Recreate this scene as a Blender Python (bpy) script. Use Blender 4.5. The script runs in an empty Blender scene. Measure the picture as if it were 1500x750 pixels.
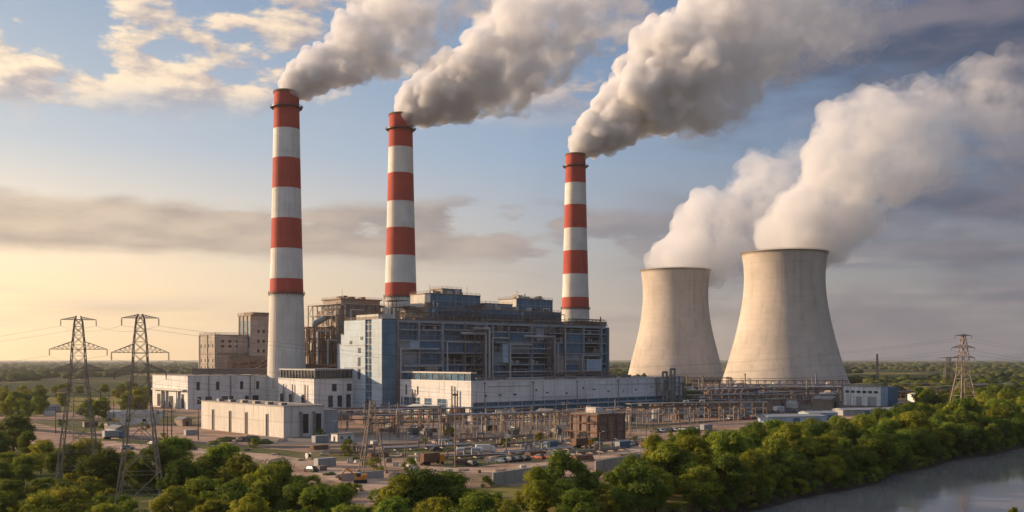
import bpy, bmesh, math, random
import numpy as np
from mathutils import Vector, Matrix, noise as mnoise

R = math.radians
scene = bpy.context.scene
COL = scene.collection

# ------------------------------------------------------------------ camera
CAM_H = 30.0
cam_d = bpy.data.cameras.new('camera')
cam_d.sensor_width = 36.0
cam_d.lens = 35.0
cam_d.shift_y = 0.1013
cam_d.clip_start = 1.0
cam_d.clip_end = 60000.0
cam = bpy.data.objects.new('camera', cam_d)
cam.location = (0, 0, CAM_H)
cam.rotation_euler = (R(90), 0, 0)
COL.objects.link(cam)
scene.camera = cam
FPX = 1500 * 35.0 / 36.0

# ------------------------------------------------------------------ exposure
scene.view_settings.view_transform = 'Standard'
scene.view_settings.look = 'None'
scene.view_settings.gamma = 1.0
scene.view_settings.exposure = 0.55
scene.view_settings.use_curve_mapping = False
cy = scene.cycles
cy.use_denoising = True
cy.denoiser = 'OPENIMAGEDENOISE'
cy.denoising_input_passes = 'RGB_ALBEDO_NORMAL'
cy.max_bounces = 8
cy.diffuse_bounces = 3
cy.glossy_bounces = 3
cy.transmission_bounces = 4
cy.transparent_max_bounces = 16
cy.volume_bounces = 4
cy.volume_step_rate = 1.0
cy.volume_max_steps = 256
cy.use_adaptive_sampling = True
cy.adaptive_threshold = 0.02
cy.sample_clamp_indirect = 6.0
cy.caustics_reflective = False
cy.caustics_refractive = False

# ------------------------------------------------------------------ sun
SUN_EL = 13.0
SUN_AZ = -77.0            # degrees to the right of the view direction (+Y)
sun_dir = Vector((math.sin(R(SUN_AZ)) * math.cos(R(SUN_EL)),
                  math.cos(R(SUN_AZ)) * math.cos(R(SUN_EL)), math.sin(R(SUN_EL))))
sun_d = bpy.data.lights.new('sun', 'SUN')
sun_d.energy = 5.0
sun_d.angle = R(0.5)
sun_d.color = (1.0, 0.71, 0.44)
sun = bpy.data.objects.new('sun', sun_d)
sun.rotation_euler = sun_dir.to_track_quat('Z', 'Y').to_euler()
sun.location = (-300, 200, 400)
COL.objects.link(sun)


# ------------------------------------------------------------------ node helper
class NT:
    """small helper for writing node trees"""
    def __init__(self, tree):
        self.t = tree
        self.n = tree.nodes
        self.l = tree.links

    def node(self, kind, **props):
        nd = self.n.new(kind)
        for k, v in props.items():
            setattr(nd, k, v)
        return nd

    def put(self, sock, v):
        if isinstance(v, bpy.types.NodeSocket):
            self.l.new(v, sock)
        elif v is not None:
            if hasattr(sock.default_value, '__len__') and isinstance(v, (int, float)):
                v = (v, v, v, 1.0)[:len(sock.default_value)]
            elif hasattr(sock.default_value, '__len__') and len(sock.default_value) == 4 and len(v) == 3:
                v = (*v, 1.0)
            sock.default_value = v

    def math(self, op, a, b=None, c=None, clamp=False):
        nd = self.node('ShaderNodeMath', operation=op, use_clamp=clamp)
        self.put(nd.inputs[0], a)
        if b is not None:
            self.put(nd.inputs[1], b)
        if c is not None:
            self.put(nd.inputs[2], c)
        return nd.outputs[0]

    def ramp(self, v, a, b, lo=0.0, hi=1.0, smooth=True):
        nd = self.node('ShaderNodeMapRange')
        nd.interpolation_type = 'SMOOTHSTEP' if smooth else 'LINEAR'
        nd.clamp = True
        self.put(nd.inputs['Value'], v)
        self.put(nd.inputs['From Min'], a)
        self.put(nd.inputs['From Max'], b)
        self.put(nd.inputs['To Min'], lo)
        self.put(nd.inputs['To Max'], hi)
        return nd.outputs[0]

    def mix(self, f, a, b, blend='MIX'):
        nd = self.node('ShaderNodeMix', data_type='RGBA', blend_type=blend)
        self.put(nd.inputs[0], f)
        self.put(nd.inputs[6], a)
        self.put(nd.inputs[7], b)
        return nd.outputs[2]

    def noise(self, vec, scale, detail=3.0, rough=0.5, dist=0.0, lac=2.0):
        nd = self.node('ShaderNodeTexNoise')
        self.put(nd.inputs['Vector'], vec)
        self.put(nd.inputs['Scale'], scale)
        self.put(nd.inputs['Detail'], detail)
        self.put(nd.inputs['Roughness'], rough)
        self.put(nd.inputs['Distortion'], dist)
        self.put(nd.inputs['Lacunarity'], lac)
        return nd.outputs['Fac']

    def xyz(self, x, y, z):
        nd = self.node('ShaderNodeCombineXYZ')
        self.put(nd.inputs[0], x)
        self.put(nd.inputs[1], y)
        self.put(nd.inputs[2], z)
        return nd.outputs[0]

    def sep(self, v):
        nd = self.node('ShaderNodeSeparateXYZ')
        self.put(nd.inputs[0], v)
        return nd.outputs

    def scale(self, v, s):
        nd = self.node('ShaderNodeVectorMath', operation='MULTIPLY')
        self.put(nd.inputs[0], v)
        self.put(nd.inputs[1], s)
        return nd.outputs[0]


# ------------------------------------------------------------------ world: sky with clouds
world = bpy.data.worlds.new('World')
scene.world = world
world.use_nodes = True
world.cycles.sampling_method = 'MANUAL'
world.cycles.sample_map_resolution = 512
wt = NT(world.node_tree)
wt.n.clear()
sky = wt.node('ShaderNodeTexSky', sky_type='NISHITA')
sky.sun_disc = False
sky.sun_elevation = R(SUN_EL)
sky.sun_rotation = R(SUN_AZ)
sky.air_density = 1.0
sky.dust_density = 2.0
sky.ozone_density = 1.5
d = wt.node('ShaderNodeTexCoord').outputs['Generated']
dx, dy, dz = wt.sep(d)
az = wt.math('MULTIPLY', wt.math('ARCTAN2', dx, dy), 180 / math.pi)      # degrees right of +Y
el = wt.math('MULTIPLY', wt.math('ARCSINE', dz), 180 / math.pi)          # degrees above the horizon
SKY_NODES = (sky, d, dx, dy, dz, az, el)


def build_sky():
    T = wt
    # heights of the cloud deck as seen on a plane: flattened towards the horizon
    den = T.math('ADD', T.math('MAXIMUM', dz, 0.0), 0.10)
    px = T.math('DIVIDE', dx, den)
    py = T.math('DIVIDE', dy, den)
    plane = T.xyz(px, py, 0.0)
    base = T.mix(1.0, sky.outputs[0], (SKY_GAIN,) * 3, 'MULTIPLY')
    # evening air: warm and bright towards the sun at the left, deep slate blue to the right and behind
    def row(l, m_, r):
        c_ = T.mix(T.ramp(az, -27, 2, smooth=False), l, m_)
        c_ = T.mix(T.ramp(az, 0, 27, smooth=False), c_, r)
        return c_
    r0 = row((1.0, .65, .28), (.48, .37, .28), (.185, .165, .175))
    r1 = row((.84, .64, .42), (.37, .35, .345), (.12, .128, .165))
    r2 = row((.41, .435, .46), (.235, .31, .42), (.075, .105, .175))
    r3 = row((.19, .27, .38), (.12, .195, .33), (.022, .045, .115))
    air = T.mix(T.ramp(el, 0.5, 6.0, smooth=False), r0, r1)
    air = T.mix(T.ramp(el, 6.0, 11.5, smooth=False), air, r2)
    air = T.mix(T.ramp(el, 11.5, 21.0, smooth=False), air, r3)
    base = T.mix(0.80, base, air)
    # open blue overhead and behind the camera
    base = T.mix(T.ramp(el, 22.0, 42.0), base, (0.21, 0.32, 0.50))
    base = T.mix(T.ramp(dy, 0.35, -0.45, 0, 0.85), base, (0.23, 0.33, 0.50))
    # cumulus layer
    def layer(vec, scale, detail, lo, hi, off, seed):
        v2 = T.node('ShaderNodeVectorMath', operation='ADD')
        T.put(v2.inputs[0], vec); v2.inputs[1].default_value = (seed, seed * 1.7, seed * .3)
        n1 = T.noise(v2.outputs[0], scale, detail, 0.55)
        v3 = T.node('ShaderNodeVectorMath', operation='ADD')
        T.put(v3.inputs[0], v2.outputs[0]); v3.inputs[1].default_value = off
        n2 = T.noise(v3.outputs[0], scale, detail, 0.55)
        cov = T.ramp(n1, lo, hi)
        lit = T.ramp(T.math('SUBTRACT', n1, n2), -0.10, 0.12)
        return cov, lit
    return base, plane, layer


SKY_GAIN = 0.10
base, plane, layer = build_sky()
T = wt
# direction-space coordinates (degrees), stretched sideways
dirc = T.xyz(T.math('MULTIPLY', az, 0.035), 0.0, T.math('MULTIPLY', el, 0.11))
lit_warm = T.mix(T.ramp(az, -30, 26), (0.80, 0.63, 0.44), (0.36, 0.29, 0.28))
shade_c = T.mix(T.ramp(az, -30, 26), (0.32, 0.285, 0.295), (0.12, 0.13, 0.18))


def paint(sky_col, cov, lit, lit_c, sh_c, amount):
    c = T.mix(lit, sh_c, lit_c)
    return T.mix(T.math('MULTIPLY', cov, amount), sky_col, c)


# slow warp so that the decks have no ruled edges
elw = T.math('ADD', el, T.math('MULTIPLY', T.math('SUBTRACT', T.noise(dirc, 0.9, 4, 0.6), 0.5), 6.0))
# puffs, upper left
dirp = T.xyz(T.math('MULTIPLY', az, 0.050), 0.0, T.math('MULTIPLY', el, 0.115))
cov, lit = layer(dirp, 3.0, 10.0, 0.485, 0.56, (-0.035, 0, 0.05), 5.1)
win = T.math('MULTIPLY', T.ramp(elw, 12.0, 15.0), T.ramp(az, 24, -2))
c1 = paint(base, cov, lit, lit_warm, shade_c, T.math('MULTIPLY', win, 0.95))
# the long grey bank at the left
cov, lit = layer(dirc, 1.9, 10.0, 0.445, 0.495, (-0.02, 0, 0.08), 9.2)
elb = T.math('ADD', el, T.math('MULTIPLY', T.math('SUBTRACT', T.noise(dirp, 1.3, 6, 0.6), 0.5), 4.0))
bank = T.math('MULTIPLY', T.ramp(elb, 5.2, 6.2), T.ramp(elb, 9.0, 8.2))
bank_sh = T.mix(T.ramp(az, -30, 26), (0.27, 0.215, 0.185), (0.105, 0.11, 0.145))
c2 = paint(c1, cov, lit, T.mix(0.62, lit_warm, bank_sh), bank_sh, T.math('MULTIPLY', bank, T.ramp(az, 18, 0, 0.30, 0.85)))
# streaks low over the horizon
streak = T.xyz(T.math('MULTIPLY', az, 0.02), 0.0, T.math('MULTIPLY', el, 0.30))
cov, lit = layer(streak, 2.2, 6.0, 0.44, 0.64, (0, 0, 0.08), 11.3)
low = T.math('MULTIPLY', T.ramp(el, 0.2, 2.0), T.ramp(el, 7.5, 4.5))
c3 = paint(c2, cov, lit, T.mix(0.35, lit_warm, bank_sh), bank_sh, T.math('MULTIPLY', low, 0.55))
# the slate deck at the right
cov, lit = layer(dirc, 1.8, 10.0, 0.42, 0.55, (-0.06, 0, 0.08), 15.9)
rt = T.ramp(az, 4, 17)
c4 = paint(c3, cov, lit, (0.15, 0.135, 0.155), (0.042, 0.056, 0.096), T.math('MULTIPLY', rt, 0.85))
bg = T.node('ShaderNodeBackground')
T.put(bg.inputs[0], c4)
bg.inputs[1].default_value = 1.0
wo = T.node('ShaderNodeOutputWorld')
T.l.new(bg.outputs[0], wo.inputs[0])

# ================================================================== helpers
class MB:
    """collects shapes; build() links them as ONE mesh object"""
    def __init__(self):
        self.v, self.f, self.m = [], [], []
        self.mi = 0

    def add(self, vs, fs):
        b = len(self.v)
        self.v.extend([tuple(p) for p in vs])
        self.f.extend([tuple(i + b for i in q) for q in fs])
        self.m.extend([self.mi] * len(fs))
        return self

    def box(self, x0, x1, y0, y1, z0, z1):
        vs = [(x0, y0, z0), (x1, y0, z0), (x1, y1, z0), (x0, y1, z0),
              (x0, y0, z1), (x1, y0, z1), (x1, y1, z1), (x0, y1, z1)]
        fs = [(0, 3, 2, 1), (4, 5, 6, 7), (0, 1, 5, 4), (1, 2, 6, 5), (2, 3, 7, 6), (3, 0, 4, 7)]
        return self.add(vs, fs)

    def bar(self, p, q, w, h=None):
        """square bar between two points"""
        h = h or w
        p, q = Vector(p), Vector(q)
        a = (q - p)
        if a.length < 1e-6:
            return self
        a.normalize()
        up = Vector((0, 0, 1)) if abs(a.z) < 0.9 else Vector((1, 0, 0))
        s = a.cross(up).normalized() * (w / 2)
        t = s.cross(a).normalized() * (h / 2)
        vs = [p - s - t, p + s - t, p + s + t, p - s + t, q - s - t, q + s - t, q + s + t, q - s + t]
        fs = [(0, 1, 2, 3), (7, 6, 5, 4), (0, 4, 5, 1), (1, 5, 6, 2), (2, 6, 7, 3), (3, 7, 4, 0)]
        return self.add(vs, fs)

    def tube(self, p, q, r0, r1=None, n=8):
        r1 = r0 if r1 is None else r1
        p, q = Vector(p), Vector(q)
        a = (q - p).normalized()
        up = Vector((0, 0, 1)) if abs(a.z) < 0.9 else Vector((1, 0, 0))
        s = a.cross(up).normalized()
        t = s.cross(a).normalized()
        vs, fs = [], []
        for c, r in ((p, r0), (q, r1)):
            for i in range(n):
                w = 2 * math.pi * i / n
                vs.append(c + s * (r * math.cos(w)) + t * (r * math.sin(w)))
        for i in range(n):
            j = (i + 1) % n
            fs.append((i, j, n + j, n + i))
        fs.append(tuple(range(n - 1, -1, -1)))
        fs.append(tuple(range(n, 2 * n)))
        return self.add(vs, fs)

    def path(self, pts, r, n=8):
        for a, b in zip(pts[:-1], pts[1:]):
            self.tube(a, b, r, r, n)
        for b in pts[1:-1]:
            self.ball(b, r * 1.04, r * 1.04, n, 4)
        return self

    def lathe(self, prof, n=48, c=(0, 0), closed_top=False, closed_bottom=False):
        vs, fs = [], []
        for (r, z) in prof:
            for i in range(n):
                w = 2 * math.pi * i / n
                vs.append((c[0] + r * math.cos(w), c[1] + r * math.sin(w), z))
        for k in range(len(prof) - 1):
            for i in range(n):
                j = (i + 1) % n
                fs.append((k * n + i, k * n + j, (k + 1) * n + j, (k + 1) * n + i))
        if closed_top:
            fs.append(tuple((len(prof) - 1) * n + i for i in range(n)))
        if closed_bottom:
            fs.append(tuple(range(n - 1, -1, -1)))
        return self.add(vs, fs)

    def ball(self, c, r, rz=None, n=10, m=6):
        rz = rz or r
        vs, fs = [(c[0], c[1], c[2] - rz)], []
        for k in range(1, m):
            a = math.pi * k / m
            for i in range(n):
                w = 2 * math.pi * i / n
                vs.append((c[0] + r * math.sin(a) * math.cos(w), c[1] + r * math.sin(a) * math.sin(w), c[2] - rz * math.cos(a)))
        vs.append((c[0], c[1], c[2] + rz))
        for i in range(n):
            fs.append((0, 1 + (i + 1) % n, 1 + i))
            fs.append((len(vs) - 1, 1 + (m - 2) * n + i, 1 + (m - 2) * n + (i + 1) % n))
        for k in range(m - 2):
            for i in range(n):
                j = (i + 1) % n
                fs.append((1 + k * n + i, 1 + k * n + j, 1 + (k + 1) * n + j, 1 + (k + 1) * n + i))
        return self.add(vs, fs)

    def prism(self, poly, z0, z1):
        n = len(poly)
        vs = [(x, y, z0) for x, y in poly] + [(x, y, z1) for x, y in poly]
        fs = [tuple(range(n - 1, -1, -1)), tuple(range(n, 2 * n))]
        for i in range(n):
            j = (i + 1) % n
            fs.append((i, j, n + j, n + i))
        return self.add(vs, fs)

    def profile(self, poly, y0, y1):
        """closed outline in XZ run along Y"""
        n = len(poly)
        vs = [(x, y0, z) for x, z in poly] + [(x, y1, z) for x, z in poly]
        fs = [tuple(range(n)), tuple(range(2 * n - 1, n - 1, -1))]
        for i in range(n):
            j = (i + 1) % n
            fs.append((j, i, n + i, n + j))
        return self.add(vs, fs)

    def mesh(self, name, mats, smooth=False):
        me = bpy.data.meshes.new(name)
        me.from_pydata(self.v, [], self.f)
        for m in (mats if isinstance(mats, (list, tuple)) else [mats]):
            me.materials.append(m)
        if any(self.m):
            me.polygons.foreach_set('material_index', self.m)
        if smooth:
            me.polygons.foreach_set('use_smooth', [True] * len(self.f))
        me.update()
        return me

    def build(self, name, mats, parent=None, smooth=False, loc=None):
        o = bpy.data.objects.new(name, self.mesh(name, mats, smooth))
        COL.objects.link(o)
        if parent:
            o.parent = parent
        if loc:
            o.location = loc
        return o


def tag(o, label=None, cat=None, group=None, kind=None):
    if label:
        o['label'] = label
    if cat:
        o['category'] = cat
    if group:
        o['group'] = group
    if kind:
        o['kind'] = kind
    return o


def thing(name, label, cat, loc=(0, 0, 0), rz=0.0, group=None):
    o = bpy.data.objects.new(name, None)
    o.empty_display_size = 1.0
    o.location = loc
    o.rotation_euler = (0, 0, rz)
    COL.objects.link(o)
    return tag(o, label, cat, group)


KIDS = {}


def dup(root, loc, rz=0.0, label=None, group=None, scale=None, parent=None):
    r = root.copy()
    COL.objects.link(r)
    if parent is None:
        r.location = loc
        r.rotation_euler = (0, 0, rz)
        if scale is not None:
            r.scale = scale if hasattr(scale, '__len__') else (scale,) * 3
        if label:
            r['label'] = label
        if group:
            r['group'] = group
    else:
        r.parent = parent
    kids = KIDS.get(root.name)
    if kids is None:
        kids = KIDS[root.name] = list(root.children)
    for ch in kids:
        dup(ch, None, parent=r)
    return r


# plant frame: u runs right and away, v runs left and away, from the turbine hall's near corner
PA = R(42)
UX, UY = math.cos(PA), math.sin(PA)
ORG = (-22.2, 540.0)


def P(u, v, z=0.0):
    return (ORG[0] + u * UX - v * UY, ORG[1] + u * UY + v * UX, z)


def G(px, py, z=0.0):
    """point of the ground (height z) that the photograph shows at this pixel: used only to read off the plan"""
    D = (CAM_H - z) * FPX / (py - 527.0)
    return ((px - 750.0) * D / FPX, D, z)


def at(px, D, z=0.0):
    return ((px - 750.0) * D / FPX, D, z)


def uv(px, py):
    x, y, _ = G(px, py)
    x -= ORG[0]; y -= ORG[1]
    return (x * UX + y * UY, -x * UY + y * UX)


# ================================================================== materials
def new_mat(name):
    m = bpy.data.materials.new(name)
    m.use_nodes = True
    t = NT(m.node_tree)
    bs = m.node_tree.nodes['Principled BSDF']
    return m, t, bs


def weathered(name, col, rough=0.8, var=0.25, streak=0.2, dirt=(0.16, 0.13, 0.11), scale=0.12, metal=0.0,
              panel=None, panel_amt=0.3, spec=0.3, bump=0.0, coord='Object'):
    m, t, bs = new_mat(name)
    c = t.node('ShaderNodeTexCoord').outputs[coord]
    n1 = t.noise(c, scale, 5, 0.6)
    base = t.mix(1.0, col, t.ramp(n1, 0.25, 0.75, 1 - var, 1 + var * 0.5, False), 'MULTIPLY')
    st = t.noise(t.scale(c, (1.0, 1.0, 0.07)), scale * 7, 4, 0.6)
    base = t.mix(t.math('MULTIPLY', t.ramp(st, 0.50, 0.75), streak), base, dirt)
    n3 = t.noise(c, scale * 25, 3, 0.6)
    base = t.mix(t.math('MULTIPLY', t.ramp(n3, 0.45, 0.75), streak * 0.5), base, dirt)
    if panel:
        sx, sz, axis = panel
        x, y, z = t.sep(c)
        h = {'x': x, 'y': y, 'a': t.math('ADD', x, y)}[axis]
        def line(v, s, w):
            fr = t.math('FRACT', t.math('DIVIDE', v, s))
            e = t.math('MINIMUM', fr, t.math('SUBTRACT', 1.0, fr))
            return t.ramp(e, w * 0.5, w, 1.0, 0.0)
        g = t.math('MAXIMUM', line(h, sx, 0.035), line(z, sz, 0.06))
        base = t.mix(t.math('MULTIPLY', g, panel_amt), base, dirt)
        # each panel a little different
        cell = t.node('ShaderNodeTexWhiteNoise', noise_dimensions='2D')
        t.put(cell.inputs['Vector'], t.xyz(t.math('FLOOR', t.math('DIVIDE', h, sx)), t.math('FLOOR', t.math('DIVIDE', z, sz)), 0))
        base = t.mix(1.0, base, t.ramp(cell.outputs['Value'], 0, 1, 1 - var * 0.45, 1.0 + var * 0.2, False), 'MULTIPLY')
    t.put(bs.inputs['Base Color'], base)
    t.put(bs.inputs['Roughness'], t.ramp(n3, 0.3, 0.7, max(0.05, rough - 0.12), min(1.0, rough + 0.1)))
    bs.inputs['Metallic'].default_value = metal
    bs.inputs['Specular IOR Level'].default_value = spec
    if bump:
        b = t.node('ShaderNodeBump')
        b.inputs['Strength'].default_value = bump
        b.inputs['Distance'].default_value = 0.2
        t.put(b.inputs['Height'], n3)
        t.put(bs.inputs['Normal'], b.outputs[0])
    return m


def glassy(name, col, rough=0.12):
    m, t, bs = new_mat(name)
    c = t.node('ShaderNodeTexCoord').outputs['Object']
    n = t.noise(c, 0.35, 2, 0.5)
    t.put(bs.inputs['Base Color'], t.mix(1.0, col, t.ramp(n, 0.35, 0.65, 0.6, 1.35), 'MULTIPLY'))
    bs.inputs['Roughness'].default_value = rough
    bs.inputs['Specular IOR Level'].default_value = 0.5
    return m


M = {}
M['concrete'] = weathered('concrete', (0.38, 0.35, 0.31), 0.9, 0.25, 0.35, scale=0.05)
M['old_concrete'] = weathered('old_concrete', (0.46, 0.39, 0.325), 0.9, 0.3, 0.5, scale=0.06, panel=(6.2, 4.5, 'a'), panel_amt=0.5)
M['white_wall'] = weathered('white_wall', (0.66, 0.65, 0.63), 0.75, 0.14, 0.42, scale=0.06, panel=(6.0, 3.0, 'a'), panel_amt=0.22)
M['cream_wall'] = weathered('cream_wall', (0.60, 0.56, 0.50), 0.8, 0.16, 0.45, scale=0.07, panel=(8.0, 6.0, 'a'), panel_amt=0.22)
M['blue_clad'] = weathered('blue_clad', (0.095, 0.195, 0.285), 0.5, 0.35, 0.30, (0.06, 0.055, 0.05), scale=0.06, panel=(3.0, 6.5, 'a'), panel_amt=0.4)
M['pale_blue_clad'] = weathered('pale_blue_clad', (0.36, 0.46, 0.53), 0.6, 0.2, 0.3, scale=0.06, panel=(3.2, 4.0, 'a'), panel_amt=0.3)
M['grey_clad'] = weathered('grey_clad', (0.31, 0.325, 0.34), 0.6, 0.25, 0.35, scale=0.07, panel=(3.5, 5.0, 'a'), panel_amt=0.35)
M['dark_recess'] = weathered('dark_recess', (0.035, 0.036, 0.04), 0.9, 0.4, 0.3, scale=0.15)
M['brown_steel'] = weathered('brown_steel', (0.24, 0.18, 0.138), 0.75, 0.35, 0.4, (0.07, 0.04, 0.03), scale=0.2)
M['grey_steel'] = weathered('grey_steel', (0.235, 0.22, 0.205), 0.6, 0.3, 0.4, (0.09, 0.06, 0.045), scale=0.2, metal=0.2)
M['pipe'] = weathered('pipe_lagging', (0.42, 0.40, 0.38), 0.45, 0.2, 0.35, (0.12, 0.08, 0.06), scale=0.2, metal=0.4)
M['rust'] = weathered('rusty_steel', (0.19, 0.105, 0.068), 0.85, 0.35, 0.4, (0.06, 0.035, 0.025), scale=0.3)
M['pylon_steel'] = weathered('pylon_steel', (0.28, 0.22, 0.17), 0.7, 0.3, 0.4, (0.05, 0.035, 0.025), scale=0.3, metal=0.1)
M['roof_felt'] = weathered('roof_felt', (0.25, 0.21, 0.18), 0.95, 0.35, 0.35, scale=0.07)
M['brick'] = weathered('brick', (0.235, 0.16, 0.135), 0.9, 0.3, 0.45, (0.10, 0.07, 0.06), scale=0.15, panel=(2.0, 1.2, 'a'), panel_amt=0.25)
M['glass'] = glassy('window_glass', (0.03, 0.045, 0.06))
M['blue_glass'] = glassy('blue_glass', (0.035, 0.10, 0.165), 0.18)
M['white_paint'] = weathered('white_paint', (0.56, 0.55, 0.53), 0.5, 0.1, 0.2, scale=0.3)
M['grey_paint'] = weathered('grey_paint', (0.30, 0.31, 0.32), 0.5, 0.2, 0.3, scale=0.3)
M['blue_paint'] = weathered('blue_paint', (0.07, 0.14, 0.23), 0.5, 0.2, 0.25, scale=0.3)
M['dark_paint'] = weathered('dark_paint', (0.045, 0.046, 0.05), 0.45, 0.3, 0.25, scale=0.3)
M['red_paint'] = weathered('red_paint', (0.35, 0.07, 0.04), 0.5, 0.2, 0.25, scale=0.3)
M['orange_paint'] = weathered('orange_paint', (0.60, 0.24, 0.03), 0.5, 0.2, 0.25, scale=0.3)
M['tyre'] = weathered('tyre_rubber', (0.02, 0.02, 0.02), 0.9, 0.2, 0.3, scale=0.5)
M['porcelain'] = weathered('brown_porcelain', (0.11, 0.05, 0.035), 0.3, 0.2, 0.2, scale=0.5)
M['bark'] = weathered('bark', (0.085, 0.062, 0.045), 0.95, 0.3, 0.4, scale=0.6)


def ico(sub):
    bm = bmesh.new()
    bmesh.ops.create_icosphere(bm, subdivisions=sub, radius=1.0)
    v = np.array([p.co[:] for p in bm.verts]); f = np.array([[q.index for q in p.verts] for p in bm.faces])
    bm.free()
    return v, f


ICO2, ICO1 = ico(2), ico(1)
M['tan_casing'] = weathered('tan_casing', (0.38, 0.31, 0.25), 0.8, 0.3, 0.5, (0.12, 0.085, 0.065), scale=0.08, panel=(4.0, 6.0, 'a'), panel_amt=0.45)

# ================================================================== chimneys
def band_material(name, paint, worn):
    m, t, bs = new_mat(name)
    c = t.node('ShaderNodeTexCoord').outputs['Object']
    n = t.noise(c, 0.09, 5, 0.6)
    st = t.noise(t.scale(c, (1, 1, 0.05)), 0.55, 5, 0.65)
    fine = t.noise(t.scale(c, (1, 1, 0.5)), 1.3, 4, 0.6)
    x, y, z = t.sep(c)
    fr = t.math('FRACT', t.math('DIVIDE', z, 2.5))
    ln = t.ramp(t.math('MINIMUM', fr, t.math('SUBTRACT', 1.0, fr)), 0.02, 0.06, 0.10, 0.0)
    col = t.mix(1.0, paint, t.ramp(n, 0.25, 0.75, 0.82, 1.08), 'MULTIPLY')
    col = t.mix(t.math('MULTIPLY', t.ramp(st, 0.47, 0.74), 0.60), col, worn)
    col = t.mix(t.math('MULTIPLY', t.ramp(fine, 0.62, 0.74), 0.22), col, (0.16, 0.12, 0.10))
    col = t.mix(ln, col, (0.12, 0.10, 0.09))
    t.put(bs.inputs['Base Color'], col)
    bs.inputs['Roughness'].default_value = 0.8
    bs.inputs['Specular IOR Level'].default_value = 0.25
    return m


M['band_red'] = band_material('faded_red_paint', (0.40, 0.058, 0.036), (0.30, 0.11, 0.075))
M['band_white'] = band_material('chalky_white_paint', (0.62, 0.60, 0.56), (0.40, 0.37, 0.33))
M['shaft_concrete'] = band_material('bare_shaft_concrete', (0.53, 0.50, 0.46), (0.36, 0.33, 0.295))


def chimney(px, D, bands, y_base, w_top, w_bot, ring_y, label):
    """bands: (y_top, y_bottom, kind) read from the photograph; converted into heights at distance D"""
    k = D / FPX
    zz = lambda y: CAM_H + (527 - y) * k
    z_top, z_b = zz(bands[0][0]), 0.0
    r_top, r_at = w_top / 2 * k, w_bot / 2 * k
    z_ref = zz(y_base)
    def rad(z):
        f = (z_top - z) / (z_top - z_ref)
        return r_top + (r_at - r_top) * (0.80 * f + 0.20 * f * f * f)
    root = thing('chimney', label, 'chimney', at(px, D))
    edges = [zz(b[0]) for b in bands] + [z_b]
    for i, b in enumerate(bands):
        z1, z0 = edges[i], edges[i + 1]
        n = max(2, int((z1 - z0) / 8))
        prof = [(rad(z0 + (z1 - z0) * j / n), z0 + (z1 - z0) * j / n) for j in range(n + 1)]
        mb = MB()
        mb.lathe(prof, 64)
        nm = {'r': 'red_band', 'w': 'white_band', 'c': 'concrete_shaft'}[b[2]]
        mt = {'r': M['band_red'], 'w': M['band_white'], 'c': M['shaft_concrete']}[b[2]]
        mb.build(nm, mt, root, smooth=True)
    # rim with a dark mouth
    rt = rad(z_top)
    mb = MB()
    mb.lathe([(rt, z_top - 0.5), (rt + 0.45, z_top - 0.4), (rt + 0.45, z_top + 0.9), (rt - 0.8, z_top + 0.9), (rt - 0.8, z_top - 3)], 64)
    mb.build('rim', M['rust'], root)
    MB().lathe([(rt - 0.8, z_top - 2.2), (0.05, z_top - 2.2)], 48).build('flue_mouth', M['dark_recess'], root)
    # gallery with rail
    for nm, y, w in (('gallery', ring_y, 1.9), ('lower_gallery', bands[-2][1], 0.9)):
        z = zz(y)
        r0 = rad(z)
        mb = MB()
        mb.lathe([(r0, z - 0.45), (r0 + w, z - 0.35), (r0 + w, z), (r0, z)], 64)
        for zz_ in (0.6, 1.25):
            mb.lathe([(r0 + w - 0.06, z + zz_ - .07), (r0 + w + 0.06, z + zz_ - .07), (r0 + w + 0.06, z + zz_ + .07), (r0 + w - 0.06, z + zz_ + .07), (r0 + w - .06, z + zz_ - .07)], 64)
        for i in range(24):
            a = 2 * math.pi * i / 24
            x, y_ = (r0 + w) * math.cos(a), (r0 + w) * math.sin(a)
            mb.bar((x, y_, z), (x, y_, z + 1.25), 0.14)
            xb, yb = r0 * math.cos(a), r0 * math.sin(a)
            mb.bar((x, y_, z - 0.3), (xb * .995, yb * .995, z - 1.8), 0.16)
        g = mb.build(nm, M['dark_paint'], root)
        if nm == 'gallery':
            for s in (-1, 1):
                lb = MB().ball((s * (r0 + w), -0.5, z + 0.3), 0.85, 0.85)
                lb.build('beacon', M['grey_paint'], g)
    # ladder up the shaft
    mb = MB()
    for s in (-0.35, 0.35):
        for i in range(20):
            za, zb = 12 + (z_top - 14) * i / 20, 12 + (z_top - 14) * (i + 1) / 20
            a = R(-118)
            pa = Vector((math.cos(a), math.sin(a), 0)); ta = Vector((-pa.y, pa.x, 0))
            mb.bar(pa * (rad(za) + 0.35) + ta * s + Vector((0, 0, za)), pa * (rad(zb) + 0.35) + ta * s + Vector((0, 0, zb)), 0.12)
    for i in range(int((z_top - 14) / 1.5)):
        z = 12 + i * 1.5
        a = R(-118)
        pa = Vector((math.cos(a), math.sin(a), 0)); ta = Vector((-pa.y, pa.x, 0))
        c = pa * (rad(z) + 0.35) + Vector((0, 0, z))
        mb.bar(c - ta * .4, c + ta * .4, 0.1)
    mb.build('ladder', M['brown_steel'], root)
    return root, z_top, rt


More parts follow.
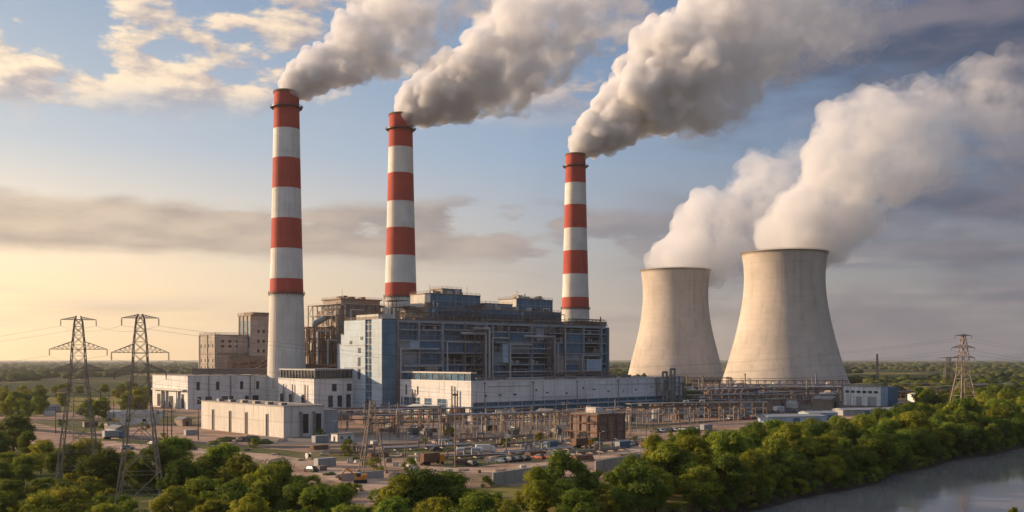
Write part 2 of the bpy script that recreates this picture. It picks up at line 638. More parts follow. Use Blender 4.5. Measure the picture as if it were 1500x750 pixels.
CH1 = chimney(419.8, 640, [(136.5, 0, 'r'), (190, 0, 'w'), (233, 0, 'r'), (277, 0, 'w'), (321, 0, 'r'), (365, 0, 'w'), (409, 430.5, "r"), (430.5, 0, "c")],
              540, 36, 55, 158, 'tallest red and white banded chimney, standing left of the power station') 
CH2 = chimney(587, 730, [(169.5, 0, 'r'), (217, 0, 'w'), (255, 0, 'r'), (296, 0, 'w'), (334.7, 0, 'r'), (375, 0, 'w'), (415, 435, 'r'), (435, 0, 'c')],
              456, 34, 48, 190, 'middle red and white banded chimney, rising behind the blue boiler house')
CH3 = chimney(843, 850, [(227.5, 0, 'r'), (269, 0, 'w'), (301, 0, 'r'), (335, 0, 'w'), (368, 0, 'r'), (402, 0, 'w'), (436, 452, 'r'), (452, 0, 'c')],
              474, 29, 41.5, 244, 'shortest red and white banded chimney, at the right end of the boiler house')


# ================================================================== cooling towers
def tower_concrete():
    m, t, bs = new_mat('tower_concrete')
    c = t.node('ShaderNodeTexCoord').outputs['Object']
    x, y, z = t.sep(c)
    n = t.noise(c, 0.02, 6, 0.6)
    st = t.noise(t.scale(c, (1, 1, 0.03)), 0.16, 5, 0.65)
    col = t.mix(1.0, (0.495, 0.43, 0.365), t.ramp(n, 0.25, 0.75, 0.86, 1.10), 'MULTIPLY')
    col = t.mix(t.math('MULTIPLY', t.ramp(st, 0.46, 0.74), 0.42), col, (0.25, 0.215, 0.19))
    fr = t.math('FRACT', t.math('DIVIDE', z, 6.0))
    l1 = t.ramp(t.math('MINIMUM', fr, t.math('SUBTRACT', 1.0, fr)), 0.02, 0.07, 0.12, 0.0)
    an = t.math('MULTIPLY', t.math('ARCTAN2', y, x), 36 / (2 * math.pi))
    fa = t.math('FRACT', t.math('ADD', an, 100.0))
    l2 = t.ramp(t.math('MINIMUM', fa, t.math('SUBTRACT', 1.0, fa)), 0.015, 0.05, 0.06, 0.0)
    col = t.mix(t.math('MAXIMUM', l1, l2), col, (0.15, 0.13, 0.115))
    cell = t.node('ShaderNodeTexWhiteNoise', noise_dimensions='2D')
    t.put(cell.inputs['Vector'], t.xyz(t.math('FLOOR', t.math('ADD', an, 100.0)), t.math('FLOOR', t.math('DIVIDE', z, 6.0)), 0))
    col = t.mix(1.0, col, t.ramp(cell.outputs['Value'], 0, 1, 0.95, 1.03, False), 'MULTIPLY')
    t.put(bs.inputs['Base Color'], col)
    bs.inputs['Roughness'].default_value = 0.9
    bs.inputs['Specular IOR Level'].default_value = 0.2
    return m


M['tower_concrete'] = tower_concrete()


def cooling_tower(px, D, pts, label, rot):
    k = D / FPX
    root = thing('cooling_tower', label, 'cooling tower', at(px, D), rot)
    prof = [(hw * k, CAM_H + (527 - y) * k) for y, hw in pts]      # bottom to top
    zb = 5.0
    zs = np.array([p[1] for p in prof]); rs = np.array([p[0] for p in prof])
    # cubic through the read-off half widths
    co = np.polyfit(zs, rs, 4)
    top = zs[-1]
    prof2 = [(float(np.polyval(co, z)), float(z)) for z in np.linspace(zb, top, 44)]
    rt = prof2[-1][0]
    mb = MB()
    mb.lathe(prof2 + [(rt + 0.5, top), (rt + 0.5, top + 1.2), (rt - 1.2, top + 1.2), (rt - 1.6, top - 6), (rt - 3.0, top - 30)], 144)
    mb.build('shell', M['tower_concrete'], root, smooth=True)
    mb = MB()
    mb.lathe([(rt + 0.55, top + 0.1), (rt + 1.1, top + 0.15), (rt + 1.1, top + 0.9), (rt + 0.55, top + 0.9)], 144)
    for i in range(96):
        a = 2 * math.pi * i / 96
        mb.bar(((rt + 0.9) * math.cos(a), (rt + .9) * math.sin(a), top + .8), ((rt + 0.9) * math.cos(a), (rt + .9) * math.sin(a), top + 2.1), 0.22)
    mb.lathe([(rt + .8, top + 2.0), (rt + 1.0, top + 2.0), (rt + 1.0, top + 2.2), (rt + .8, top + 2.2), (rt + .8, top + 2.0)], 144)
    mb.build('rim_walkway', M['brown_steel'], root)
    r0 = prof2[0][0]
    # raking legs of the air inlet, and the basin
    mb = MB()
    n = 44
    for i in range(n):
        a = 2 * math.pi * i / n
        for s in (-1, 1):
            b = a + s * math.pi / n
            mb.bar(((r0 + 1.5) * math.cos(a), (r0 + 1.5) * math.sin(a), 0.0), ((r0 - .3) * math.cos(b), (r0 - .3) * math.sin(b), zb + .6), 0.9)
    mb.build('inlet_legs', M['concrete'], root)
    MB().lathe([(r0 + 3.5, 0), (r0 + 3.5, 1.4), (r0 + 2.9, 1.4), (r0 + 2.9, 0.2)], 96).build('basin', M['concrete'], root)
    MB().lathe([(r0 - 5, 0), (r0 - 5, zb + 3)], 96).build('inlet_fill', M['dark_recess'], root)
    return root, top, rt


CT1 = cooling_tower(989.3, 1325, [(560, 71), (548, 69), (513.4, 60), (478.7, 52), (444, 48), (426, 47.3), (410, 48.2), (397.5, 50.2)],
                    'left and farther of the two concrete cooling towers, beside the turbine hall', 0.3)
CT2 = cooling_tower(1149, 1067, [(565.5, 92.5), (548, 86.5), (513.4, 76), (478.7, 67), (444, 60.8), (409.4, 57.6), (391, 58.2), (372.5, 61.2)],
                    'right and nearer of the two concrete cooling towers, looking the wider', 0.0)

# ================================================================== ground, river, roads
BANK0 = Vector((49.0, 216.0))
BDIR = Vector((0.669, 0.743))          # along the river, away from the camera
BNRM = Vector((0.743, -0.669))         # from the plant towards the river


def bank(t, w):
    wob = 2.2 * math.sin(t * 0.035) + 1.3 * math.sin(t * 0.11 + 1.0)
    k = max(0.0, 1 - abs(w) / 60.0)
    p = BANK0 + BDIR * t + BNRM * (w + wob * k)
    return p.x, p.y


def bank_w(x, y):
    return (x - BANK0.x) * BNRM.x + (y - BANK0.y) * BNRM.y


def bank_t(x, y):
    return (x - BANK0.x) * BDIR.x + (y - BANK0.y) * BDIR.y


ts = [-30000, -8000, -2000, -600, -300] + list(range(-240, 760, 10)) + [900, 1200, 2000, 5000, 12000, 40000]
ws = [(-40000, 0), (-9000, 0), (-2500, 0), (-900, 0), (-300, 0), (-120, 0), (-50, 0), (-14, 0.0), (-5, -0.4), (-1.2, -1.6), (1.0, -3.6), (6, -5.5), (50, -5.5),
      (54, -3.6), (58, -1.0), (66, 0), (120, 0), (300, 0), (1500, 0), (9000, 0), (40000, 0)]
vs, fs = [], []
for t_ in ts:
    for w_, z_ in ws:
        x, y = bank(t_, w_)
        vs.append((x, y, z_ - 0.02))
n = len(ws)
for i in range(len(ts) - 1):
    for j in range(n - 1):
        fs.append((i * n + j, i * n + j + 1, (i + 1) * n + j + 1, (i + 1) * n + j))


def ground_mat():
    m, t, bs = new_mat('grassland')
    c = t.node('ShaderNodeTexCoord').outputs['Object']
    n1 = t.noise(c, 0.0022, 6, 0.6)
    n2 = t.noise(c, 0.02, 6, 0.65)
    n3 = t.noise(c, 0.25, 5, 0.7)
    vor = t.node('ShaderNodeTexVoronoi', feature='F1', distance='CHEBYCHEV')
    t.put(vor.inputs['Vector'], t.scale(c, (1.0, 0.45, 1.0)))
    vor.inputs['Scale'].default_value = 0.0045
    cellc = t.sep(vor.outputs['Color'])
    col = t.mix(t.ramp(n2, 0.35, 0.65), (0.040, 0.058, 0.018), (0.10, 0.105, 0.032))
    col = t.mix(t.ramp(cellc[0], 0.55, 0.60), col, (0.21, 0.175, 0.055))
    col = t.mix(t.ramp(cellc[1], 0.72, 0.76), col, (0.24, 0.17, 0.09))
    col = t.mix(t.ramp(n1, 0.46, 0.58), col, (0.034, 0.046, 0.018))
    col = t.mix(t.ramp(n3, 0.50, 0.72, 0, 0.5), col, (0.12, 0.10, 0.05))
    x, y, z = t.sep(c)
    col = t.mix(t.ramp(z, -0.7, -1.8), col, (0.055, 0.043, 0.03))
    t.put(bs.inputs['Base Color'], col)
    bs.inputs['Roughness'].default_value = 1.0
    bs.inputs['Specular IOR Level'].default_value = 0.05
    return m


def dirt_mat(name, a, b, green, amount, tracks=True):
    m, t, bs = new_mat(name)
    c = t.node('ShaderNodeTexCoord').outputs['Object']
    n1 = t.noise(c, 0.013, 6, 0.6, 0.4)
    n2 = t.noise(c, 0.06, 6, 0.65)
    n3 = t.noise(c, 0.6, 5, 0.7)
    st = t.noise(t.scale(c, (0.012, 0.16, 1)), 1.0, 5, 0.65, 0.3)
    col = t.mix(t.ramp(n2, 0.33, 0.66), a, b)
    if tracks:
        col = t.mix(t.ramp(st, 0.52, 0.60, 0, 0.55), col, (b[0] * 1.25, b[1] * 1.22, b[2] * 1.2))
        col = t.mix(t.ramp(st, 0.44, 0.38, 0, 0.6), col, (a[0] * .55, a[1] * .55, a[2] * .6))
    col = t.mix(t.math('MULTIPLY', t.ramp(n1, 0.50, 0.60), amount), col, green)
    col = t.mix(t.ramp(n3, 0.45, 0.75, 0, 0.45), col, (a[0] * .5, a[1] * .5, a[2] * .5))
    t.put(bs.inputs['Base Color'], col)
    bs.inputs['Roughness'].default_value = 1.0
    bs.inputs['Specular IOR Level'].default_value = 0.08
    b_ = t.node('ShaderNodeBump'); b_.inputs['Strength'].default_value = 0.5; b_.inputs['Distance'].default_value = 0.4
    t.put(b_.inputs['Height'], n3); t.put(bs.inputs['Normal'], b_.outputs[0])
    return m


M['grassland'] = ground_mat()
M['dirt'] = dirt_mat('yard_dirt', (0.26, 0.165, 0.115), (0.43, 0.29, 0.205), (0.075, 0.085, 0.03), 0.75)
M['sand'] = dirt_mat('sandy_track', (0.38, 0.255, 0.18), (0.52, 0.375, 0.275), (0.22, 0.17, 0.11), 0.4)
M['asphalt'] = dirt_mat('asphalt', (0.055, 0.054, 0.055), (0.09, 0.085, 0.08), (0.13, 0.11, 0.09), 0.5)
M['pale_slab'] = dirt_mat('concrete_apron', (0.17, 0.145, 0.125), (0.26, 0.225, 0.195), (0.2, 0.17, 0.14), 0.5)
M['verge'] = dirt_mat('dry_grass', (0.065, 0.075, 0.026), (0.13, 0.125, 0.045), (0.20, 0.155, 0.09), 0.6, False)

M['cinder'] = dirt_mat('cinder_ground', (0.085, 0.07, 0.06), (0.15, 0.125, 0.105), (0.07, 0.07, 0.035), 0.5)
mb = MB().add(vs, fs)
tag(mb.build('ground', M['grassland'], smooth=False), kind='structure')

# water
m, t, bs = new_mat('river_water')
c = t.node('ShaderNodeTexCoord').outputs['Object']
# ripples run across the line of the current
cr = t.node('ShaderNodeMapping'); cr.inputs['Rotation'].default_value = (0, 0, R(-20)); cr.inputs['Scale'].default_value = (0.35, 1.0, 1.0)
t.put(cr.inputs['Vector'], c)
w1 = t.noise(cr.outputs[0], 0.55, 4, 0.6)
w2 = t.noise(c, 0.03, 4, 0.6)
t.put(bs.inputs['Base Color'], (0.23, 0.215, 0.205, 1))
t.put(bs.inputs['Roughness'], t.ramp(w2, 0.40, 0.62, 0.03, 0.12))
bs.inputs['IOR'].default_value = 2.1
bs.inputs['Specular IOR Level'].default_value = 0.5
b_ = t.node('ShaderNodeBump'); b_.inputs['Strength'].default_value = 0.07; b_.inputs['Distance'].default_value = 0.25
t.put(b_.inputs['Height'], w1); t.put(bs.inputs['Normal'], b_.outputs[0])
M['water'] = m
mb = MB()
vs, fs = [], []
for t_ in [-3000, -240] + list(range(-200, 800, 40)) + [2000, 9000]:
    for w_ in (-4, 62):
        p = BANK0 + BDIR * t_ + BNRM * w_
        vs.append((p.x, p.y, -3.0))
for i in range(len(vs) // 2 - 1):
    fs.append((2 * i, 2 * i + 1, 2 * i + 3, 2 * i + 2))
mb.add(vs, fs)
tag(mb.build('river', M['water']), kind='structure')


def sheet(name, pts, z, mat, kind='structure'):
    mb = MB()
    mb.add([(x, y, z) for x, y in pts], [tuple(range(len(pts)))])
    o = mb.build(name, mat)
    # split long sides so the outline stays uneven
    return tag(o, kind=kind)


def ragged(pts, step=9.0, amp=1.6, seed=1):
    rng = random.Random(seed)
    out = []
    for (a, b) in zip(pts, pts[1:] + pts[:1]):
        L = math.hypot(b[0] - a[0], b[1] - a[1])
        k = max(1, int(L / step))
        for i in range(k):
            f = i / k
            out.append((a[0] + (b[0] - a[0]) * f + rng.uniform(-amp, amp), a[1] + (b[1] - a[1]) * f + rng.uniform(-amp, amp)))
    return out


def gp(*pix):
    return [G(px, py)[:2] for px, py in pix]


# the plant yard
yard = gp((-20, 612), (60, 608), (230, 585), (420, 575), (700, 570), (1000, 562), (1250, 562), (1420, 566), (1395, 590), (1240, 615), (1100, 632), (985, 655), (900, 700), (760, 712), (600, 722), (540, 742), (430, 745), (330, 690), (200, 680), (60, 660), (-40, 655))
sheet('yard', ragged(yard, 12, 2.5, 3), 0.03, M['dirt'])


def road(name, pix, width, z, mat, seed=0, amp=0.5, step=6.0):
    """a road of even width along points read from the photograph"""
    pts = [Vector(G(px, py)[:2]) for px, py in pix]
    # resample with Catmull-Rom
    P_ = [pts[0]] + pts + [pts[-1]]
    line = []
    for i in range(1, len(P_) - 2):
        a, b, c_, d_ = P_[i - 1:i + 3]
        k = max(2, int((c_ - b).length / step))
        for j in range(k):
            f = j / k
            line.append(0.5 * ((2 * b) + (c_ - a) * f + (2 * a - 5 * b + 4 * c_ - d_) * f * f + (3 * b - a - 3 * c_ + d_) * f ** 3))
    line.append(pts[-1])
    rng = random.Random(seed)
    vs, fs = [], []
    for i, p in enumerate(line):
        t_ = (line[min(i + 1, len(line) - 1)] - line[max(0, i - 1)]).normalized()
        n_ = Vector((-t_.y, t_.x))
        for s in (-1, 1):
            q = p + n_ * (s * width / 2 + rng.uniform(-amp, amp))
            vs.append((q.x, q.y, z))
    for i in range(len(line) - 1):
        fs.append((2 * i, 2 * i + 1, 2 * i + 3, 2 * i + 2))
    mb = MB().add(vs, fs)
    return tag(mb.build(name, mat), kind='structure')


sheet('apron', ragged(gp((330, 640), (520, 640), (700, 618), (960, 605), (1060, 600), (1040, 612), (860, 628), (700, 638), (560, 650), (420, 652)), 10, 1.0, 5), 0.08, M['pale_slab'])
sheet('verge', ragged(gp((95, 640), (300, 650), (470, 664), (640, 655), (860, 632), (830, 640), (640, 664), (480, 674), (280, 658)), 8, 1.2, 6), 0.06, M['verge'])
sheet('verge', ragged(gp((40, 618), (215, 608), (300, 612), (250, 620), (120, 634)), 8, 1.2, 7), 0.065, M['verge'])
sheet('verge', ragged(gp((640, 672), (760, 662), (880, 648), (900, 654), (770, 676), (660, 686)), 8, 1.2, 8), 0.068, M['verge'])
sheet('cinder_ground', ragged(gp((985, 566), (1250, 566), (1420, 570), (1400, 588), (1250, 600), (1100, 608), (1010, 606), (940, 600), (930, 590)), 10, 1.5, 9), 0.05, M['cinder'])
road('service_road', [(20, 628), (180, 640), (330, 652), (480, 655), (640, 648), (830, 634), (980, 622), (1200, 606)], 8, 0.12, M['asphalt'], 1, 0.2)
road('dirt_road', [(150, 652), (330, 664), (430, 676), (520, 704), (600, 730), (660, 770)], 11, 0.13, M['sand'], 2)
road('dirt_road', [(430, 676), (560, 682), (720, 690), (860, 672), (960, 655), (1050, 638)], 9, 0.135, M['sand'], 3)
road('dirt_road', [(540, 668), (700, 668), (800, 660), (900, 648), (1010, 632)], 6, 0.138, M['sand'], 4)

# ================================================================== power station buildings
def u_at(px, v):
    k = (px - 750) / FPX
    return (k * (ORG[1] + v * UX) - ORG[0] + v * UY) / (UX - k * UY)


def v_at(px, u):
    k = (px - 750) / FPX
    return (ORG[0] + u * UX - k * (ORG[1] + u * UY)) / (UY + k * UX)


def plant(name, label, cat, u, v, group=None):
    x, y, _ = P(u, v)
    return thing(name, label, cat, (x, y, 0), PA, group)


def clusters(mb):
    """pieces of a mesh that touch one another, as lists of face numbers"""
    n = len(mb.v)
    par = list(range(n))
    def find(a):
        while par[a] != a:
            par[a] = par[par[a]]
            a = par[a]
        return a
    for f in mb.f:
        r0 = find(f[0])
        for i in f[1:]:
            r1 = find(i)
            if r1 != r0:
                par[r1] = r0
    root = np.array([find(i) for i in range(n)])
    ids, inv = np.unique(root, return_inverse=True)
    if len(ids) == 1 or len(ids) > 1500:
        return None
    V = np.array(mb.v)
    lo = np.full((len(ids), 3), 1e9); hi = np.full((len(ids), 3), -1e9)
    np.minimum.at(lo, inv, V); np.maximum.at(hi, inv, V)
    lo -= 0.04; hi += 0.04
    touch = np.ones((len(ids), len(ids)), bool)
    for k in range(3):
        touch &= (lo[:, None, k] <= hi[None, :, k]) & (lo[None, :, k] <= hi[:, None, k])
    lab = np.full(len(ids), -1); c_ = 0
    for i in range(len(ids)):
        if lab[i] >= 0:
            continue
        st = [i]; lab[i] = c_
        while st:
            for b in np.nonzero(touch[st.pop()] & (lab < 0))[0]:
                lab[b] = c_; st.append(b)
        c_ += 1
    if c_ == 1:
        return None
    out = [[] for _ in range(c_)]
    for fi, f in enumerate(mb.f):
        out[lab[inv[f[0]]]].append(fi)
    return out


def part(name, mat, parent, mb, **kw):
    cl_ = clusters(mb)
    if not cl_ or len(cl_) > 60:
        return mb.build(name, mat, parent, **kw)
    if name.endswith('s') and not name.endswith('ss') and name not in ('doors', 'chassis'):
        name = name[:-1]
    first = None
    for fs_ in cl_:
        m2 = MB(); mp = {}
        for fi in fs_:
            q = []
            for i in mb.f[fi]:
                if i not in mp:
                    mp[i] = len(m2.v); m2.v.append(mb.v[i])
                q.append(mp[i])
            m2.f.append(tuple(q)); m2.m.append(mb.m[fi])
        o = m2.build(name, mat, parent, **kw)
        first = first or o
    return first


def B(*a):
    return MB().box(*a)


def rails(mb, x0, x1, y, z, h=1.2, step=3.0, w=0.14):
    n = max(1, int(abs(x1 - x0) / step))
    for i in range(n + 1):
        x = x0 + (x1 - x0) * i / n
        mb.bar((x, y, z), (x, y, z + h), w)
    for f in (0.5, 1.0):
        mb.bar((x0, y, z + h * f), (x1, y, z + h * f), w)


def rails_y(mb, y0, y1, x, z, h=1.2, step=3.0, w=0.14):
    n = max(1, int(abs(y1 - y0) / step))
    for i in range(n + 1):
        y = y0 + (y1 - y0) * i / n
        mb.bar((x, y, z), (x, y, z + h), w)
    for f in (0.5, 1.0):
        mb.bar((x, y0, z + h * f), (x, y1, z + h * f), w)


def steel_frame(mb, x0, x1, y0, y1, levels, nx, ny, w, rnd, brace=0.45, skip=0.12):
    xs = [x0 + (x1 - x0) * i / nx for i in range(nx + 1)]
    ys = [y0 + (y1 - y0) * i / ny for i in range(ny + 1)]
    for x in xs:
        for y in ys:
            mb.bar((x, y, levels[0]), (x, y, levels[-1]), w)
    for z in levels[1:]:
        for y in ys:
            mb.bar((x0, y, z), (x1, y, z), w * .8)
        for x in xs:
            mb.bar((x, y0, z), (x, y1, z), w * .8)
    for i in range(len(levels) - 1):
        for a, b in zip(xs[:-1], xs[1:]):
            if rnd.random() < brace:
                za, zb = levels[i], levels[i + 1]
                if rnd.random() < .5:
                    za, zb = zb, za
                mb.bar((a, y0, za), (b, y0, zb), w * .55)
        for a, b in zip(ys[:-1], ys[1:]):
            if rnd.random() < brace:
                za, zb = levels[i], levels[i + 1]
                if rnd.random() < .5:
                    za, zb = zb, za
                mb.bar((x0, a, za), (x0, b, zb), w * .55)


rng = random.Random(42)

# ---------------------------------------------------------------- turbine hall
HU, HV, HH = 182.0, 66.0, 17.6
hall = plant('turbine_hall', 'long low white turbine hall with a dark strip of glazing along its foot', 'industrial building', 0, 0)
part('wall', M['white_wall'], hall, B(0, HU, 0, HV, 6.6, HH))
part('plinth_wall', M['white_wall'], hall, B(0, 1.2, 0, HV, 0, 6.6).box(1.2, HU, 0.9, HV, 0, 6.6))
part('roof', M['roof_felt'], hall, B(0.6, HU - 0.6, 0.6, HV - .6, HH, HH + 0.25))
mb = MB()
for a in ((-0.15, HU + .15, -0.15, 0.55), (-0.15, HU + .15, HV - .55, HV + .15), (-0.15, 0.55, 0.55, HV - .55), (HU - .55, HU + .15, .55, HV - .55)):
    mb.box(a[0], a[1], a[2], a[3], HH + 0.002, HH + 0.9)
part('parapet', M['white_paint'], hall, mb)
nb = 20
bw = (HU - 1.6) / nb
for i in range(nb):
    x0 = 1.6 + i * bw
    for z0, z1 in ((0.5, 3.4), (4.3, 6.4)):
        w = part('window', M['blue_glass'], hall, B(x0 + 0.45, x0 + bw - 0.45, 0.45, 0.88, z0, z1))
        f = MB()
        for q in range(1, 5):
            xx = x0 + 0.45 + (bw - .9) * q / 5
            f.box(xx - .07, xx + .07, 0.38, 0.445, z0, z1)
        f.box(x0 + .45, x0 + bw - .45, .34, .379, z1 - .16, z1).box(x0 + .45, x0 + bw - .45, .34, .379, z0, z0 + .14)
        part('frame', M['grey_paint'], w, f)
mb = MB()
for i in range(nb + 1):
    x = 1.6 + i * bw
    mb.box(x - 0.40, x + 0.40, 0.04, 0.88, 0, 6.59)
part('pier', M['grey_paint'], hall, mb)
part('ledge', M['pale_blue_clad'], hall, B(1.3, HU, -0.5, 0.42, 3.45, 4.25))
# left face: windows, door, downpipes
vv = lambda px: v_at(px, 0)
for pa, pb, z0, z1, nx in ((592, 600, 3.6, 8.2, 2), (601, 615, 3.6, 8.2, 3), (622, 632, 3.4, 8.0, 2), (641, 654, 2.8, 8.0, 2), (588, 590, 3.6, 8.2, 1)):
    ya, yb = sorted((vv(pa), vv(pb)))
    w = part('window', M['blue_glass'], hall, B(-0.06, 0.1, ya, yb, z0, z1))
    f = MB()
    for q in range(nx + 1):
        y = ya + (yb - ya) * q / nx
        f.box(-0.16, -0.061, y - .1, y + .1, z0, z1)
    for z in (z0, (z0 + z1) / 2, z1):
        f.box(-0.20, -0.161, ya, yb, z - .12, z + .12)
    part('frame', M['grey_paint'], w, f)
for px, z0, z1 in ((612, 9.8, 14.6), (595, 9.5, 15.5)):
    y = vv(px)
    part('window', M['glass'], hall, B(-0.05, 0.1, y - .7, y + .7, z0, z1))
y = vv(668)
part('door', M['blue_paint'], hall, B(-0.06, 0.1, y - 1.7, y + 1.7, 0.1, 4.6))
for px in (606, 664, 672):
    y = vv(px)
    part('flue', M['brown_steel'], hall, MB().tube((-1.0, y, 0), (-1.0, y, 13.0 if px != 664 else 15.5), 0.42).bar((-1.0, y, 9), (0, y, 9), .2).bar((-1, y, 4), (0, y, 4), .2))
# clerestory along the left edge of the roof
cl = part('clerestory', M['blue_glass'], hall, B(1.0, 4.2, 1.2, HV - 1, HH + .26, 22.4))
part('clerestory_cap', M['cream_wall'], cl, B(0.4, 4.8, 0.6, HV - .4, 22.41, 23.2))
f = MB()
for i in range(12):
    y = 1.4 + (HV - 3.2) * i / 11
    f.box(0.72, 0.98, y - .14, y + .14, HH + .3, 22.4)
part('clerestory_mullions', M['brown_steel'], cl, f)
# roof vents
for i in range(9):
    x = 14 + i * 19 + rng.uniform(-3, 3)
    yv = rng.uniform(12, 50)
    vt = MB().box(x, x + 6, yv, yv + 4, HH + .26, HH + 1.9)
    vt.box(x - .3, x + 6.3, yv - .3, yv + 4.3, HH + 1.9, HH + 2.2)
    part('roof_vent', M['grey_steel'], hall, vt)
# rail along the front edge
mb = MB(); rails(mb, 4, HU - 2, 0.2, HH + 0.9, 1.1, 4.5, 0.1)
part('roof_railing', M['grey_steel'], hall, mb)
for i in range(14):
    x = 8 + i * 12.7 + rng.uniform(-3, 3)
    zz = rng.uniform(9.5, 13)
    part('wall_vent', M['dark_paint'], hall, B(x, x + rng.choice((1.2, 2.2)), -0.12, 0.01, zz, zz + rng.choice((0.7, 1.1))))

for x in (9.5, 46, 82, 118.5, 155):
    part('downpipe', M['grey_steel'], hall, MB().tube((x, -.35, 6.7), (x, -.35, HH - .1), .2, .2, 8).box(x - .5, x + .5, -.6, -.02, HH - .9, HH - .1))
for x0_, x1_, z in ((12, 44, 15.2), (50, 96, 8.2), (100, 176, 14.6)):
    part('conduit', M['grey_steel'], hall, MB().bar((x0_, -.14, z), (x1_, -.14, z), .16))

# ---------------------------------------------------------------- boiler house
BU, BV, BL, BH = -10.0, 69.2, 196.0, 53.7
bh = plant('boiler_house', 'huge blue grey boiler house with open floors and tall pipes on its front', 'industrial building', BU, BV)
ub = lambda px, dv=0.0: u_at(px, BV + dv) - BU
vb = lambda px: v_at(px, BU) - BV
ve = vb(504)            # depth of the full-height block
REC = 3.2
part('wall', M['blue_clad'], bh, B(ub(581), BL - 3, REC, ve, 0, BH - 0.4))
part('end_wall', M['blue_clad'], bh, B(BL - 2.99, BL, 0.3, ve, 0, BH - 2.2))
xc = ub(580.5)
part('corner_tower', M['blue_clad'], bh, B(0.02, xc, 0.0, vb(545), 0, BH))
part('corner_panel', M['pale_blue_clad'], bh, B(-0.55, 0.015, 0.25, vb(545.6), 0, BH + .3))
sg = part('stair_glazing', M['blue_glass'], bh, B(0.8, xc, vb(545) + .02, vb(535), 0, BH - .3))
mb = MB()
for k in range(13):
    z = 3 + k * 4.0
    mb.box(0.42, 0.79, vb(545) + .05, vb(535) - .05, z, z + .5)
mb.box(0.3, 0.70, (vb(545) + vb(535)) / 2 - .2, (vb(545) + vb(535)) / 2 + .2, 0, BH - .4)
part('mullions', M['grey_clad'], sg, mb)
mb = B(0, xc, vb(535) + .02, ve, 0, BH + .2)
part('left_wall', M['pale_blue_clad'], bh, mb)
part('stepped_wing', M['pale_blue_clad'], bh, B(0.05, 24, ve + .02, vb(499.5), 0, 45.3).box(0.05, 24, vb(499.5) + .02, vb(494.3), 0, 39.3))
mb = MB()
for y0, y1, z in ((ve, vb(499.5), 45.3), (vb(499.5) + .3, vb(494.3), 39.3)):
    mb.box(-0.2, 24.2, y0 + .05, y1 + .2, z + .002, z + .7)
part('wing_coping', M['brown_steel'], bh, mb)
for px, z0, z1 in ((526.5, 34, 37.2), (526, 26, 31.5), (526, 18, 24.5), (514, 39.5, 41.6), (530, 42, 44)):
    y = vb(px)
    w = part('window', M['glass'], bh, B(-0.07, 0.05, y - 1.5, y + 1.5, z0, z1))
    part('frame', M['grey_clad'], w, B(-0.15, -0.071, y - .12, y + .12, z0, z1).box(-0.15, -.071, y - 1.6, y + 1.6, z1 - .1, z1 + .2))
mb = MB()
for z in (12.0, 24.9, 38.5):
    mb.box(-0.28, -0.01, vb(535) + .1, ve - .2, z, z + .55)
part('string_course', M['grey_clad'], bh, mb)
part('roof', M['roof_felt'], bh, B(0.4, BL - .3, 0.5, ve - .4, BH + .31, BH + .7))
part('roof_block', M['cream_wall'], bh, B(1.0, 12, vb(552), vb(520), BH + .72, BH + 3.4))
# front frame: columns, floors, recesses
col_px = (582.5, 614, 648.5, 681, 712, 722, 745, 779, 806, 827, 855, 881)
cols = [ub(p) for p in col_px] + [BL - 0.9]
for i, x in enumerate(cols):
    w = 1.5 if i in (0, 2, 4, 6, 9, 12) else 0.95
    part('column', M['grey_clad'] if i % 3 else M['grey_steel'], bh, B(x - w / 2, x + w / 2, -0.5, REC - .02, 0, BH - .5))
floors = [19.5, 26.4, 33.8, 41.2, 47.6, 52.3]
for k, z in enumerate(floors):
    sl = part('floor_slab', M['grey_clad'], bh, B(xc + .1, BL - 3.1, 0.1, REC - .03, z, z + (0.9 if k < 5 else 1.5)))
    if k < 5:
        mb = MB(); rails(mb, xc + .3, BL - 3.2, 0.2, z + .9, 1.2, 4.0, 0.12)
        part('railing', M['grey_steel'], sl, mb)
crng = random.Random(5)
for i in range(len(cols) - 1):
    x0, x1 = cols[i] + 0.9, cols[i + 1] - 0.9
    if x1 - x0 < 3:
        continue
    for k in range(5):
        z0, z1 = floors[k] + 0.95, floors[k + 1] - 0.05
        q = crng.random()
        if i < 3:
            q *= 0.62
        if q < 0.30:      # glazed bay
            w = part('window', M['blue_glass'], bh, B(x0, x1, REC - 1.2, REC - 0.9, z0, z1))
            f = MB()
            n_ = max(2, int((x1 - x0) / 2.4))
            for j in range(n_ + 1):
                xx = x0 + (x1 - x0) * j / n_
                f.box(xx - .08, xx + .08, REC - 1.32, REC - 1.21, z0, z1)
            f.box(x0, x1, REC - 1.42, REC - 1.33, (z0 + z1) / 2 - .1, (z0 + z1) / 2 + .1)
            part('frame', M['grey_clad'], w, f)
        elif q < 0.52:    # clad bay
            part('cladding', M['blue_clad'] if crng.random() < .7 else M['grey_clad'], bh, B(x0, x1, REC - 2.2, REC - 1.2, z0, z1))
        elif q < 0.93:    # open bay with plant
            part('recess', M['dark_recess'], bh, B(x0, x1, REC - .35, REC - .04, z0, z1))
            e = MB()
            for _ in range(crng.randint(2, 4)):
                a = crng.uniform(x0, x1 - 2.2)
                e.box(a, a + crng.uniform(1, 2.2), 0.6, REC - .4, z0, z0 + crng.uniform(1.2, 4.5))
            zz = crng.uniform(z0 + 2, z1 - 1)
            e.tube((x0, 1.0, zz), (x1, 1.0, zz), 0.35)
            part('machinery', crng.choice((M['grey_steel'], M['brown_steel'], M['pipe'])), bh, e)
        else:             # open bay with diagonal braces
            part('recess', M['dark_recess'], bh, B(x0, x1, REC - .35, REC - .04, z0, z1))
            part('brace', M['grey_steel'], bh, MB().bar((x0, 0.4, z0), ((x0 + x1) / 2, 0.4, z1), .35).bar((x1, 0.4, z0), ((x0 + x1) / 2, 0.4, z1), .35))
